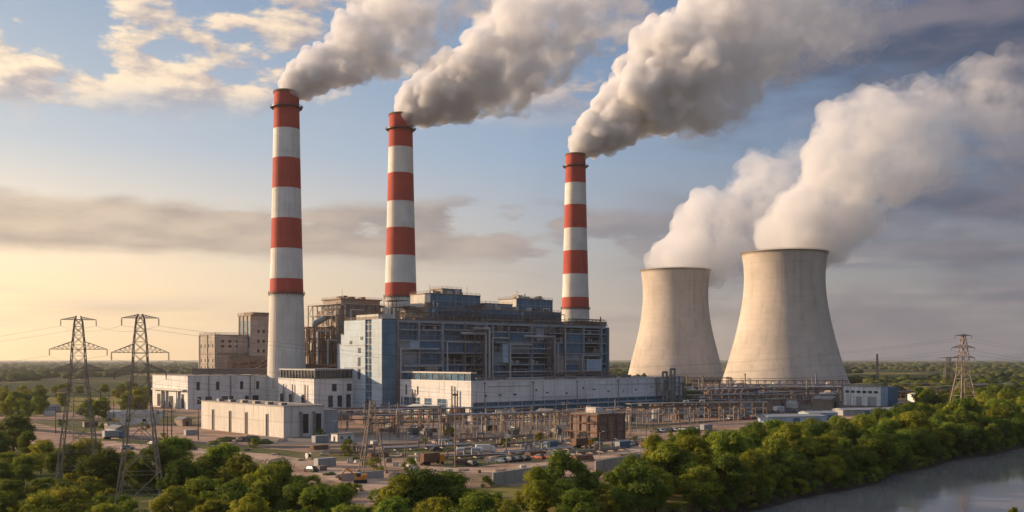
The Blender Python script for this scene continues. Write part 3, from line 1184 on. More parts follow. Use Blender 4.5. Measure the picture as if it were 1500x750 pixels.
# tall pipes on the front: risers with elbows, and headers
def riser(px0, z_top, px1=None, z_bot=17, r=0.75, off=-1.6):
    x = ub(px0)
    pts = [(x, off, z_bot), (x, off, z_top)]
    if px1:
        pts.append((ub(px1), off, z_top))
    part('pipe', M['pipe'], bh, MB().path(pts, r, 10))
riser(585, 36.5, 640, 15, 0.55)
riser(709, 46.5, 672, 17, 0.9)
riser(714, 49.8, 690, 17, 0.9, -1.9)
riser(719, 44.0, 742, 17, 0.6)
riser(745, 40.0, 776, 17, 0.7)
riser(810, 45.5, 765, 17, 0.95)
riser(815, 42.0, None, 17, 0.6)
riser(826, 50.0, None, 17, 0.5)
riser(851, 33.0, 876, 17, 0.5)
riser(653, 41.0, 700, 17, 0.55)
for za, pa, pb, r in ((48.4, 650, 708, 0.6), (40.8, 724, 742, .5), (37.5, 747, 806, .45), (26.0, 590, 646, .5), (22.0, 716, 880, .6), (30.2, 828, 880, .4)):
    part('pipe', M['pipe'] if za < 40 else M['grey_steel'], bh, MB().path([(ub(pa), -1.1, za), (ub(pb), -1.1, za)], r, 10))
# stair towers climbing the front
for px_ in (690, 797):
    xs_ = ub(px_)
    mb = MB(); steel_frame(mb, xs_, xs_ + 7, -3.4, -.7, [17.8, 24, 31, 38, 45, 52], 1, 1, .34, random.Random(px_), .0)
    for k in range(10):
        za_ = 18 + k * 3.4
        a_, b_ = (xs_ + .6, xs_ + 6.4) if k % 2 else (xs_ + 6.4, xs_ + .6)
        mb.bar((a_, -2.0, za_), (b_, -2.0, za_ + 3.4), 1.1, .18)
    part('stair_tower', M['brown_steel'], bh, mb)
# sloping flue ducts and a bunker on the front, breaking up the bays
for pa_, pb_, za_, zb_, mt_ in ((600, 612, 36, 40.8, 'pale_blue_clad'), (622, 640, 21, 26, 'tan_casing'), (735, 743, 28, 41, 'pale_blue_clad'), (784, 795, 43, 51, 'grey_clad'), (858, 879, 22, 30, 'pale_blue_clad'), (812, 824, 20, 33, 'tan_casing')):
    part('equipment_house', M[mt_], bh, B(ub(pa_), ub(pb_), -1.3, 2.0, za_, zb_).box(ub(pa_) - .2, ub(pb_) + .2, -1.5, 2.0, zb_ + .002, zb_ + .3))
# roof clutter along the front edge
mb = MB(); rails(mb, xc, BL - 1, 0.7, BH + .7, 1.3, 3.5, 0.14)
rails_y(mb, 1, ve - 1, 0.5, BH + .7, 1.3, 3.5, .14)
part('roof_railing', M['brown_steel'], bh, mb)

# open steelwork and decks along the roof's front edge
z_ = BH + .75
srn = random.Random(77)
for pa_, pb_, h_ in ((592, 640, 4.5), (648, 705, 6.0), (712, 770, 5.0), (776, 826, 6.5), (838, 884, 4.0)):
    xa_, xb_ = ub(pa_, 3), ub(pb_, 3)
    mb = MB(); steel_frame(mb, xa_, xb_, 2.2, 7.0, [z_, z_ + h_ / 2, z_ + h_], max(3, int((xb_ - xa_) / 4)), 1, .28, srn, .5)
    part('roof_steelwork', M['brown_steel'], bh, mb)
    part('roof_deck', M['grey_steel'], bh, B(xa_, xb_, 2.0, 7.2, z_ + h_ + .16, z_ + h_ + .36))
    yy_ = 4.0
    part('roof_pipe', srn.choice((M['pipe'], M['rust'])), bh, MB().path([(xa_ + 1, yy_, z_ + .6), (xa_ + 1, yy_, z_ + h_ * .3), (xb_ - 2, yy_, z_ + h_ * .3), (xb_ - 2, yy_, z_ + h_ + 2.4)], .5, 8))
for dv_, z0_, pa_, pb_ in ((16, 58, 588, 630), (22, 63.2, 596, 634), (30, 67.5, 601, 634)):
    xa_, xb_ = ub(628, 9) - 9, ub(628, 9) - .3
    part('side_deck', M['brown_steel'], bh, B(xa_, xb_, dv_, dv_ + 16, z0_, z0_ + .5))
    mb = MB(); rails_y(mb, dv_, dv_ + 16, xa_, z0_ + .5, 1.3, 2.5, .14)
    for q in range(4):
        mb.bar((xa_ + .3, dv_ + 1 + q * 4.6, BH + .7), (xa_ + .3, dv_ + 1 + q * 4.6, z0_), .35)
    part('deck_frame', M['rust'], bh, mb)
# upper tier and the two penthouses, stepping back
def roof_block(name, px_c, dv, depth, px_end, z0, z1, mat_f, mat_l):
    x0, x1 = ub(px_c, dv), ub(px_end, dv)
    o = part(name, mat_f, bh, B(x0, x1, dv, dv + depth, z0, z1))
    part('end_cladding', mat_l, o, B(x0 - .25, x0 - .003, dv + .1, dv + depth, z0 + .05, z1 - .1))
    part('coping', M['brown_steel'], o, B(x0 - .6, x1 + .4, dv - .4, dv + depth + .4, z1 + .002, z1 + .6))
    f = MB()
    n_ = int((x1 - x0) / 5)
    for j in range(n_ + 1):
        xx = x0 + (x1 - x0) * j / n_
        f.box(xx - .18, xx + .18, dv - .25, dv - .003, z0, z1)
    zc = (z0 + z1) / 2
    f.box(x0, x1, dv - .40, dv - .251, zc - .2, zc + .2)
    part('cladding_ribs', M['grey_clad'], o, f)
    r_ = MB(); rails(r_, x0 - .3, x1, dv - .2, z1 + .6, 1.3, 3.5, .13); rails_y(r_, dv, dv + depth, x0 - .4, z1 + .6, 1.3, 3.5, .13)
    part('railing', M['brown_steel'], o, r_)
    return o, x0, x1
roof_block('upper_tier', 628, 9, 28, 822, BH + .72, 62.5, M['blue_clad'], M['brown_steel'])
pA, a0, a1 = roof_block('penthouse', 630.5, 14, 21, 703, 63.2, 71.5, M['blue_clad'], M['cream_wall'])
pB, b0, b1 = roof_block('penthouse', 756.5, 14, 18, 809, 63.2, 71.2, M['blue_clad'], M['cream_wall'])
roof_block('upper_tier', 712, 13, 14, 750, 63.2, 66.8, M['grey_clad'], M['tan_casing'])
roof_block('upper_tier', 606, 16, 18, 640, BH + .72, 60.5, M['tan_casing'], M['tan_casing'])
roof_block('penthouse', 648, 18, 12, 676, 72.2, 75.2, M['grey_clad'], M['tan_casing'])
roof_block('upper_tier', 846, 8, 20, 888, BH + .72, 57.0, M['blue_clad'], M['tan_casing'])
srng = random.Random(8)
for x0, x1, z, n_ in ((a0, a1, 72.1, 12), (b0, b1, 71.8, 10), (8, BL - 8, BH + .72, 30), (ub(640), ub(820), 63.1, 16)):
    for _ in range(n_):
        x = srng.uniform(x0 + 1, x1 - 3); y = srng.uniform(3, 8) if z < 60 else srng.uniform(11, 13) if z < 65 else srng.uniform(15, 24)
        mb = MB()
        k = srng.random()
        h = srng.uniform(1.0, 2.8)
        if k < .5:
            w_, dp = srng.uniform(1.5, 4.5), srng.uniform(1.5, 3)
            mb.box(x, x + w_, y, y + dp, z, z + h).box(x - .2, x + w_ + .2, y - .2, y + dp + .2, z + h + .002, z + h + .25)
            nm = 'roof_unit'
        elif k < .8:
            mb.tube((x, y, z), (x, y, z + h * 1.6), 0.45).lathe([(0.8, z + h * 1.6), (0.1, z + h * 1.6 + .7)], 10, (x, y))
            nm = 'vent_stack'
        else:
            mb.path([(x, y, z), (x, y, z + h), (x + 6, y, z + h), (x + 6, y, z)], 0.35)
            nm = 'roof_duct'
        part(nm, srng.choice((M['brown_steel'], M['grey_steel'], M['rust'], M['cream_wall'])), bh, mb)
for x, z in ((a0 + 4, 72), (a1 - 6, 72), (b0 + 6, 71.8), (14, BH)):
    part('antenna', M['dark_paint'], bh, MB().bar((x, 20, z), (x, 20, z + 6), 0.16).bar((x - .8, 20, z + 4.6), (x + .8, 20, z + 4.6), .1))


# ---------------------------------------------------------------- open brown steel boiler frame behind
def placed(px, D, name, label, cat, group=None, rz=PA):
    x, y, _ = at(px, D)
    return thing(name, label, cat, (x, y, 0), rz, group)


D0 = 720
fr = placed(496, D0, 'boiler_tower', 'tall brown boiler tower wrapped in open steelwork behind the stepped blue wing', 'boiler tower')
frnd = random.Random(12)
part('boiler_casing', M['tan_casing'], fr, B(0, 44, 0, 30, 20, 66).box(4, 38, 3, 28, 66.01, 74.0))
part('side_hopper', M['tan_casing'], fr, B(-18, -2, 6, 22, 26, 44))
part('side_duct', M['grey_clad'], fr, MB().path([(-14, 10, 44), (-14, 10, 56), (2, 10, 64)], 2.2, 10))
part('casing_band', M['grey_clad'], fr, B(3.6, 38.4, 2.6, 28.4, 68, 71))
part('roof', M['brown_steel'], fr, B(3, 39, 2, 29, 74.01, 75))
lv = [0, 9, 18, 27, 36, 45, 54, 62, 70]
mb = MB(); steel_frame(mb, -5, 48, -5, 34, lv, 7, 6, 0.65, frnd, 0.5)
part('steelwork', M['brown_steel'], fr, mb)
mb = MB(); steel_frame(mb, -28, -6, -4, 30, [0, 9, 18, 27, 36, 45, 53], 4, 5, 0.6, frnd, 0.55)
part('steelwork', M['rust'], fr, mb)
mb = MB()
for z in lv[3:]:
    mb.box(-6, 49, -6, -3.9, z - .15, z + .12).box(-6, -3.9, -3.8, 35, z - .15, z + .12)
    rails(mb, -6, 49, -6, z + .12, 1.2, 3, .13); rails_y(mb, -6, 35, -6, z + .12, 1.2, 3, .13)
part('walkway', M['grey_steel'], fr, mb)
mb = MB()
for _ in range(16):
    x, y = frnd.uniform(-27, -9), frnd.uniform(-3, 26)
    z = frnd.choice((0, 9, 18, 27, 36, 45))
    mb.box(x, x + frnd.uniform(3, 8), y, y + frnd.uniform(3, 8), z, z + frnd.uniform(3, 7))
part('machinery', M['grey_steel'], fr, mb)
for x, y, zt in ((-20, -4.5, 50), (-12, -5, 44), (6, -7, 66), (20, -7, 60)):
    part('pipe', M['pipe'], fr, MB().path([(x, y, 6), (x, y, zt), (x + 10, y, zt)], 0.7, 10))
mb = MB()
for k in range(8):
    x, y = frnd.uniform(5, 34), frnd.uniform(4, 24)
    mb.box(x, x + 3.5, y, y + 3, 75.01, 75 + frnd.uniform(1, 3.4))
rails(mb, 3, 39, 2.2, 75.01, 1.2, 3, .13); rails_y(mb, 2, 29, 3.2, 75.01, 1.2, 3, .13)
part('roof_units', M['brown_steel'], fr, mb)
part('antenna', M['dark_paint'], fr, MB().bar((8, 8, 75), (8, 8, 82), .18))


# ---------------------------------------------------------------- concrete blocks at the far left
def block_windows(o, x0, x1, y, zs, n, mat, w=1.0, h=2.0):
    for z in zs:
        for i in range(n):
            x = x0 + (x1 - x0) * (i + .5) / n
            part('window', mat, o, B(x - w / 2, x + w / 2, y - .08, y + .05, z, z + h))


cb = placed(315.5, 800, 'bunker_block', 'square weathered concrete bunker block at the far left of the works', 'industrial building')
LB = 30
part('wall', M['old_concrete'], cb, B(0, 40, 0, LB, 0, 50))
part('roof', M['roof_felt'], cb, B(.5, 39.5, .5, LB - .5, 50.01, 50.4))
part('pilaster', M['concrete'], cb, B(-.6, -.01, 0.1, 1.6, 0, 50).box(-.6, -.01, LB * .46, LB * .46 + 1.4, 0, 50).box(-.6, -.01, LB - 1.6, LB - .1, 0, 50).box(0.1, 1.4, -.6, -.01, 0, 50).box(19, 20.4, -.6, -.01, 0, 50))
mb = MB()
rails(mb, 0, 40, 0.2, 50, 2.0, 2.2, .22); rails_y(mb, 0, LB, 0.2, 50, 2.0, 2.2, .22)
part('roof_railing', M['brown_steel'], cb, mb)
part('floor_band', M['brown_steel'], cb, B(-.35, 40.2, -.35, -.01, 34, 35.2).box(-.35, 40.2, -.35, -.01, 18, 19).box(-.35, -.01, -.01, LB, 34, 35.2))
block_windows(cb, 3, 22, 0, (40, 44), 3, M['dark_recess'], 2.6, 1.8)
part('lean_to', M['brown_steel'], cb, B(12, 40.5, -7, -.7, 0, 33).box(14, 39, -7.4, -7.01, 20, 24))
for z in (22, 28, 40):
    for i in range(4):
        y = 4 + i * 7
        part('window', M['dark_recess'], cb, B(-.08, .05, y, y + 1.6, z, z + 2.6))
tb = placed(368, 815, 'hopper_tower', 'tall concrete hopper tower with a rooftop cage behind the tallest chimney', 'industrial building')
part('wall', M['old_concrete'], tb, B(0, 30, 0, 22, 0, 66))
part('pilaster', M['concrete'], tb, B(-.7, -.01, .1, 2, 0, 66).box(-.7, -.01, 6.5, 8, 0, 66).box(-.7, -.01, 13.5, 15, 0, 66).box(-.7, -.01, 20, 21.9, 0, 66))
for y in (2.6, 8.8, 15.8):
    part('window', M['blue_glass'], tb, B(-.2, .05, y, y + 3.2, 40, 62))
part('roof_cage', M['brown_steel'], tb, MB().box(-.8, 31, -.8, 22.8, 66.01, 67.2).box(3, 26, 3, 19, 67.21, 69.2))
mb = MB(); rails(mb, -.8, 31, -.7, 67.2, 1.6, 2.2, .2); rails_y(mb, -.7, 22.7, -.7, 67.2, 1.6, 2.2, .2)
part('railing', M['brown_steel'], tb, mb)
block_windows(tb, 4, 28, 0, (36, 44, 52), 5, M['dark_recess'], 1.8, 2.6)

# ---------------------------------------------------------------- low white buildings at the left
def low_block(px_corner, D, px_left, px_right, h, name, label, wall, extra=None):
    x, y, _ = at(px_corner, D)
    u0 = (x - ORG[0]) * UX + (y - ORG[1]) * UY
    v0 = -(x - ORG[0]) * UY + (y - ORG[1]) * UX
    dv = v_at(px_left, u0) - v0
    du = u_at(px_right, v0) - u0
    o = thing(name, label, 'industrial building', (x, y, 0), PA)
    part('wall', wall, o, B(0, du, 0, dv, 0, h))
    part('roof', M['roof_felt'], o, B(.4, du - .4, .4, dv - .4, h + .001, h + .2))
    mb = MB()
    for a in ((-0.2, du + .2, -0.2, 0.38), (-0.2, du + .2, dv - .38, dv + .2), (-0.2, 0.38, 0.38, dv - .38), (du - .38, du + .2, .38, dv - .38)):
        mb.box(a[0], a[1], a[2], a[3], h + .002, h + .32)
    part('coping', M['cream_wall'] if wall is not M['cream_wall'] else M['concrete'], o, mb)
    return o, du, dv


l1, du, dv = low_block(275, 600, 223.5, 396, 20, 'workshop', 'large pale workshop with open bays on its sunny end, left of the chimney', M['white_wall'])
for f0, f1, z1, dk in ((.10, .17, 9.0, 1), (.27, .31, 11.0, 0), (.40, .52, 7.5, 1), (.62, .66, 10, 0), (.74, .86, 8.5, 1)):
    part('open_bay', M['dark_recess'] if dk else M['glass'], l1, B(-.08, .05, dv * f0, dv * f1, .6, z1))
for f0 in (.22, .56, .69):
    part('bay_pier', M['cream_wall'], l1, B(-1.2, -.01, dv * f0, dv * (f0 + .018), 0, 11))
part('canopy', M['cream_wall'], l1, B(-2.2, -.01, dv * .05, dv * .95, 11.01, 12))
for i in (0, 1, 3, 4, 6, 7):
    x = 6 + i * (du - 8) / 9
    part('window', M['glass'], l1, B(x, x + (du - 8) / 9 * (.8 if i % 2 else .5), -.08, .05, 3.0, 7.5))
for x in (du * .1, du * .33, du * .62, du * .82):
    part('window', M['dark_recess'], l1, B(x, x + 2, -.08, .05, 11.5, 16.5))
mb = MB()
for x in (du * .24, du * .5, du * .74):
    mb.tube((x, -.7, 0), (x, -.7, 20.3), .3)
part('downpipe', M['brown_steel'], l1, mb)

l2, du2, dv2 = low_block(460, 590, 407.5, 521.5, 18.4, 'pump_house', 'pale pump house with a dark framed upper storey between chimney and boiler house', M['white_wall'])
up = part('upper_storey', M['glass'], l2, B(1.5, du2 - .6, 1.2, dv2 - 1, 19.1, 23.6))
mb = MB()
for i in range(12):
    y = 1.2 + (dv2 - 2.2) * i / 11
    mb.box(1.1, 1.48, y - .2, y + .2, 19.1, 23.6)
for i in range(9):
    x = 1.5 + (du2 - 2.1) * i / 8
    mb.box(x - .2, x + .2, .8, 1.18, 19.1, 23.6)
part('frame', M['brown_steel'], up, mb)
part('upper_roof', M['grey_clad'], up, B(.6, du2, .3, dv2, 23.61, 24.5))
for x, z0, z1 in ((du2 * .42, 11, 15.5), (du2 * .78, 11, 15.5), (du2 * .33, 1.5, 8.5), (du2 * .55, 1.5, 8.5), (du2 * .76, 1.0, 9)):
    part('window', M['glass'], l2, B(x, x + 3.2, -.08, .05, z0, z1))
for y in (dv2 * .2, dv2 * .55, dv2 * .8):
    part('flue', M['brown_steel'], l2, MB().tube((-1, y, 0), (-1, y, 15), .4).bar((-1, y, 8), (0, y, 8), .2))
    part('window', M['glass'], l2, B(-.08, .05, y + 2.5, y + 6, 4, 9))

l3, du3, dv3 = low_block(415.5, 380, 295, 475, 12.0, 'store_building', 'plain cream flat roofed store with four dark doors, nearest building on the left', M['cream_wall'])
for f in (.18, .42, .62, .84):
    y = dv3 * f
    dr = part('door', M['dark_recess'], l3, B(-.09, .05, y - .75, y + .75, 0.1, 8.6))
    part('door_frame', M['grey_steel'], dr, B(-.22, -.091, y - 1.0, y - .76, 0.1, 8.9).box(-.22, -.091, y + .76, y + 1.0, 0.1, 8.9).box(-.22, -.091, y - .75, y + .75, 8.61, 8.9))
for x in (du3 * .4, du3 * .72):
    part('duct', M['grey_steel'], l3, MB().path([(x, -.9, 0), (x, -.9, 9.5), (x, 0, 9.5)], .5))
    part('panel', M['dark_recess'], l3, B(x + 1.2, x + 3.6, -.09, .05, 1.5, 9.0))
part('lean_to', M['grey_clad'], l3, B(du3 + .02, du3 + 7, 1.0, 12, 0, 10.2))
mb = MB()
for i in range(6):
    y = dv3 * (0.1 + .15 * i)
    mb.box(3, 5.5, y, y + 2.4, 12.21, 13.2)
part('roof_vents', M['grey_steel'], l3, mb)

# conveyor bridge and ducts round the chimney foot
cv = placed(300, 640, 'conveyor_bridge', 'long dark conveyor bridge running above the workshop roof to the tallest chimney', 'conveyor', None, R(4))
part('gallery', M['brown_steel'], cv, B(-8, 46, 0, 5, 20.6, 24.0))
part('roof', M['grey_steel'], cv, B(-8.4, 46.4, -.4, 5.4, 24.01, 24.4))
mb = MB()
for x in range(-6, 46, 9):
    mb.bar((x, .4, 0), (x, .4, 20.6), .7).bar((x, 4.6, 0), (x, 4.6, 20.6), .7).bar((x, .4, 6), (x, 4.6, 15), .35)
part('trestle', M['brown_steel'], cv, mb)
dk = placed(352, 690, 'flue_ducts', 'tangle of rusty flue ducts leading into the tallest chimney', 'ducts', None, R(10))
for i, (za, zb, yy) in enumerate(((22, 31, 0), (24, 35, 5), (19, 26, 9), (27, 30, 13))):
    part('duct', M['rust'] if i % 2 else M['brown_steel'], dk, MB().path([(-6, yy, za), (10, yy, za + 1), (26, yy, zb)], 1.3, 10))
mb = MB(); steel_frame(mb, -8, 26, -3, 16, [0, 8, 16, 24, 30], 5, 3, .5, random.Random(3), .5)
part('steelwork', M['brown_steel'], dk, mb)
dk2 = placed(470, 655, 'precipitator_frame', 'low brown steel frame with ducts right of the tallest chimney foot', 'steel frame', None, R(8))
mb = MB(); steel_frame(mb, -22, 24, -6, 10, [0, 8, 16, 22, 27], 7, 3, .5, random.Random(4), .5)
part('steelwork', M['brown_steel'], dk2, mb)
for i, (za, zb, yy) in enumerate(((24, 28, -4), (21, 31, 0), (26, 26.5, 4))):
    part('duct', M['rust'] if i != 1 else M['pipe'], dk2, MB().path([(-20, yy, za), (2, yy, za), (20, yy, zb)], 1.1, 10))
mb = MB()
r4 = random.Random(9)
for _ in range(12):
    x, z = r4.uniform(-20, 20), r4.choice((8, 16, 22))
    mb.box(x, x + r4.uniform(2, 5), -4, 2, z, z + r4.uniform(2, 5))
part('machinery', M['grey_steel'], dk2, mb)

# annex in front of the hall's sunny end
an = placed(634, 508, 'annex', 'low annex with a pale sloping roof against the white end of the turbine hall', 'shed')
part('wall', M['pale_blue_clad'], an, B(0, 9, 0, 22, 0, 4.6))
part('roof', M['cream_wall'], an, MB().profile([(-1.2, 4.61), (10, 4.61), (10, 5.0), (4.4, 6.6), (-1.2, 5.0)], -.8, 23))
part('door', M['red_paint'], an, B(-.08, .05, 3, 6, .1, 3.4))
part('door', M['red_paint'], an, B(-.08, .05, 10, 14, .1, 3.8))

# rusty brick block in the yard
bb = placed(876, 364, 'brick_block', 'square rusty brown brick block with external framing, alone in the yard', 'industrial building')
dvb = 13.5; dub = 14.5
part('wall', M['brick'], bb, B(0, dub, 0, dvb, 0, 9.6))
mb = MB()
for y in (0, 4.5, 9, 13.4):
    mb.box(-.45, -.01, y, y + .5, 0, 9.9)
for x in (0, 4.8, 9.6, 14.0):
    mb.box(x, x + .5, -.45, -.01, 0, 9.9)
for z in (3.2, 6.4, 9.4):
    mb.box(-.7, -.46, 0, 13.9, z, z + .4).box(-.45, 14.5, -.7, -.46, z, z + .4)
part('steel_framing', M['rust'], bb, mb)
part('door', M['dark_recess'], bb, B(-.08, .05, 5.4, 8.2, .1, 3.0))
part('roof', M['roof_felt'], bb, B(-.2, dub + .2, -.2, dvb + .2, 9.91, 10.2))
part('roof_unit', M['cream_wall'], bb, B(4, 8, 5, 10, 10.21, 12.2).box(9, 11, 2, 4, 10.21, 11.4))
mb = MB(); rails(mb, 0, dub, 0, 10.2, 1.0, 2, .1); rails_y(mb, 0, dvb, 0, 10.2, 1.0, 2, .1)
part('railing', M['rust'], bb, mb)

# block beside the right cooling tower
rb = placed(1290, 640, 'switch_house', 'boxy switch house with a white end and blue side, right of the cooling towers', 'industrial building')
part('wall', M['white_wall'], rb, B(0, 9, 0, 26, 0, 12.6))
part('blue_wing', M['blue_paint'], rb, B(9.02, 25, 1.0, 24, 0, 12.2))
part('blue_end', M['pale_blue_clad'], rb, B(.2, 9, -.3, -.01, 0, 12.4))
part('roof', M['roof_felt'], rb, B(-.3, 9.2, -.4, 26.3, 12.61, 13.1))
part('door', M['grey_clad'], rb, B(-.08, .05, 3, 9, .1, 6).box(-.08, .05, 13, 17, .1, 6))
mb = MB()
for i in range(6):
    mb.box(-.1, .04, 2 + i * 4, 4.6 + i * 4, 8.2, 9.8)
part('window', M['glass'], rb, mb)

# ================================================================== the yard: racks, switchgear, vehicles, stores
yr = random.Random(2024)
busy = []                      # (x, y, radius) of what already stands in the yard
FOOT = []                      # building footprints in the plant frame


def foot(o, x0, x1, y0, y1, pad=1.5):
    FOOT.append((Matrix.Rotation(-o.rotation_euler.z, 2), o.location.xy.copy(), x0 - pad, x1 + pad, y0 - pad, y1 + pad))


foot(hall, -2, HU, 0, HV); foot(bh, 0, BL, 0, 60); foot(l1, -2, du, 0, dv); foot(l2, -1, du2, 0, dv2)
foot(l3, 0, du3 + 7, 0, dv3); foot(an, -1, 10, -1, 23); foot(bb, -1, dub, -1, dvb); foot(rb, 0, 25, 0, 26)
for p_, r_ in ((CT1[0].location, 72), (CT2[0].location, 72), (CH1[0].location, 13)):
    busy.append((p_.x, p_.y, r_))


def fits(x, y, r):
    for m_, o_, a, b, c_, d_ in FOOT:
        q = m_ @ (Vector((x, y)) - o_)
        if a - r < q.x < b + r and c_ - r < q.y < d_ + r:
            return False
    for (a, b, c_) in busy:
        if (a - x) ** 2 + (b - y) ** 2 < (c_ + r) ** 2:
            return False
    return True


def claim(x, y, r):
    if not fits(x, y, r):
        return False
    busy.append((x, y, r))
    return True


def zone_of(x, y):
    px, py = 750 + x / y * FPX, 527 + CAM_H * FPX / y
    if py < 592:
        return 'at the foot of the cooling towers' if 1000 < px < 1245 else 'beside the blue sided switch house' if px >= 1245 else 'at the far left of the yard'
    if px < 300:
        return 'on the left yard behind the pylons'
    if px > 960:
        return 'right of the brick block by the tree belt'
    if py < 632:
        return 'along the foot of the turbine hall' if px > 560 else 'beside the cream flat roofed store'
    if px < 520:
        return 'by the dirt road below the cream store'
    if py < 662:
        return 'in the middle of the sandy yard' if px < 760 else 'near the rusty brick block'
    return 'in the front row of the yard behind the lone tree clump' if px < 720 else 'on the yard front by the low concrete wall'


PROTO = {}


def proto(key, name, cat, parts):
    """parts: list of (name, MB, material, [sub parts])"""
    o = bpy.data.objects.new(name, None)
    o['category'] = cat
    KIDS[key] = parts
    made = []
    for p_ in parts:
        me = p_[1].mesh(p_[0], p_[2])
        subs = [(s[0], s[1].mesh(s[0], s[2])) for s in (p_[3] if len(p_) > 3 else [])]
        made.append((p_[0], me, subs))
    bpy.data.objects.remove(o)
    PROTO[key] = (name, cat, made)


def put(key, x, y, rz=0.0, label='', group=None, s=1.0, z=0.0):
    name, cat, made = PROTO[key]
    if isinstance(made, bpy.types.Mesh):
        o = bpy.data.objects.new(name, made); COL.objects.link(o)
        o.location = (x, y, z); o.rotation_euler = (0, 0, rz); o.scale = (s, s, s)
        return tag(o, label, cat, group)
    o = thing(name, label, cat, (x, y, z), rz, group)
    if s != 1.0:
        o.scale = (s, s, s) if not hasattr(s, '__len__') else s
    for nm, me, subs in made:
        c_ = bpy.data.objects.new(nm, me); COL.objects.link(c_); c_.parent = o
        for sn, sm in subs:
            d_ = bpy.data.objects.new(sn, sm); COL.objects.link(d_); d_.parent = c_
    return o


# --- vehicles
def wheels(xs, y, r=0.34, w=0.24):
    out = []
    for x in xs:
        for s in (-1, 1):
            out.append(('wheel', MB().tube((x, s * y - w / 2, r), (x, s * y + w / 2, r), r, r, 14), M['tyre']))
    return out


def car_proto(key, paint):
    body = MB().profile([(-2.15, .38), (-2.2, .75), (-2.0, .92), (-1.1, .98), (1.0, .96), (2.05, .78), (2.15, .5), (2.1, .32), (-2.0, .30)], -.86, .86)
    cab = MB()
    a = [(-1.75, .95), (-1.35, 1.45), (.25, 1.47), (1.0, .95)]
    vs = [(x, s * (.80 if z < 1 else .62), z) for s in (-1, 1) for x, z in a]
    cab.add(vs, [(0, 1, 2, 3), (7, 6, 5, 4), (0, 4, 5, 1), (1, 5, 6, 2), (2, 6, 7, 3)])
    roof = MB().box(-1.32, .22, -.63, .63, 1.455, 1.50)
    proto(key, 'car', 'car', [('body', body, paint), ('windows', cab, M['glass']), ('roof', roof, paint)] + wheels((-1.35, 1.35), .76))


car_proto('white car', M['white_paint']); car_proto('grey car', M['grey_paint']); car_proto('dark car', M['dark_paint'])
car_proto('blue car', M['blue_paint']); car_proto('red car', M['red_paint'])


def van_proto(key, paint):
    body = MB().profile([(-2.6, .4), (-2.62, 2.2), (-2.4, 2.35), (1.1, 2.35), (1.75, 1.35), (2.55, 1.1), (2.6, .45), (2.5, .35), (-2.5, .33)], -.95, .95)
    win = MB().profile([(1.16, 2.28), (1.76, 1.40), (1.80, 1.44), (1.24, 2.30)], -.84, .84)
    for s in (-.965, .955):
        win.profile([(.2, 1.4), (.2, 2.0), (1.1, 2.0), (1.5, 1.4)], s, s + .01)
    proto(key, 'van', 'van', [('body', body, paint), ('windows', win, M['glass'])] + wheels((-1.6, 1.7), .86, .38))


van_proto('white van', M['white_paint']); van_proto('grey van', M['grey_paint'])


def truck_proto(key, paint, box):
    cab = MB().profile([(1.9, .7), (1.9, 2.9), (3.4, 2.9), (3.9, 1.9), (3.95, .7)], -1.2, 1.2)
    wind = MB().profile([(3.42, 2.75), (3.86, 1.92), (3.93, 1.96), (3.50, 2.8)], -1.05, 1.05)
    cargo = MB().box(-4.2, 1.7, -1.25, 1.25, 1.05, 3.5)
    for i in range(9):
        x = -4.1 + i * .7
        cargo.box(x, x + .12, -1.29, -1.251, 1.1, 3.45).box(x, x + .12, 1.251, 1.29, 1.1, 3.45)
    proto(key, 'truck', 'truck', [('cab', cab, paint, [('windscreen', wind, M['glass'])]), ('cargo_box', cargo, box), ('chassis', MB().box(-4.2, 3.6, -.5, .5, .6, 1.0), M['dark_paint'])] + wheels((-3.2, -2.1, 2.9), 1.0, .5, .34))


truck_proto('white box truck', M['white_paint'], M['white_paint'])
truck_proto('blue cab truck', M['blue_paint'], M['grey_paint'])
truck_proto('orange cab truck', M['orange_paint'], M['rust'])
tl = MB().tube((-5.5, 0, 2.2), (4.5, 0, 2.2), 1.25, 1.25, 18)
proto('tank trailer', 'tank_trailer', 'trailer', [('tank', tl, M['white_paint']), ('chassis', MB().box(-5.4, 5.5, -.5, .5, .7, 1.05), M['dark_paint'])] + wheels((-4.6, -3.4, 4.2), 1.0, .5, .34))
ex = MB().box(-1.6, 1.6, -1.2, 1.2, 1.15, 2.0).box(-1.9, -.3, -1.1, 1.1, 2.0, 2.7)
exb = MB().bar((1.2, 0, 2.0), (4.0, 0, 4.6), .45).bar((4.0, 0, 4.6), (6.2, 0, 2.2), .36)
proto('excavator', 'excavator', 'excavator', [('body', ex, M['orange_paint']), ('cab', MB().box(-.1, 1.3, .15, 1.15, 2.01, 3.2), M['glass']),
      ('boom', exb, M['orange_paint'], [('bucket', MB().profile([(5.6, 1.9), (6.5, 2.3), (6.6, 1.3), (5.7, .9)], -.6, .6), M['rust'])]),
      ('track', MB().profile([(-1.9, .2), (-2.1, .6), (-1.8, 1.0), (1.8, 1.0), (2.1, .6), (1.9, .2), (1.6, 0.02), (-1.6, .02)], -1.5, -.8), M['tyre']),
      ('track', MB().profile([(-1.9, .2), (-2.1, .6), (-1.8, 1.0), (1.8, 1.0), (2.1, .6), (1.9, .2), (1.6, 0.02), (-1.6, .02)], .8, 1.5), M['tyre'])])


# --- containers, sheds, tanks, loads
def container(key, mat_):
    b_ = MB().box(-3.05, 3.05, -1.2, 1.2, .15, 2.6)
    for i in range(20):
        x = -2.95 + i * .3
        b_.box(x, x + .13, -1.25, -1.201, .25, 2.5).box(x, x + .13, 1.201, 1.25, .25, 2.5)
    d_ = MB().box(3.051, 3.10, -1.12, -.02, .3, 2.5).box(3.051, 3.10, .02, 1.12, .3, 2.5)
    proto(key, 'container', 'container', [('body', b_, mat_), ('doors', d_, M['grey_paint'])])


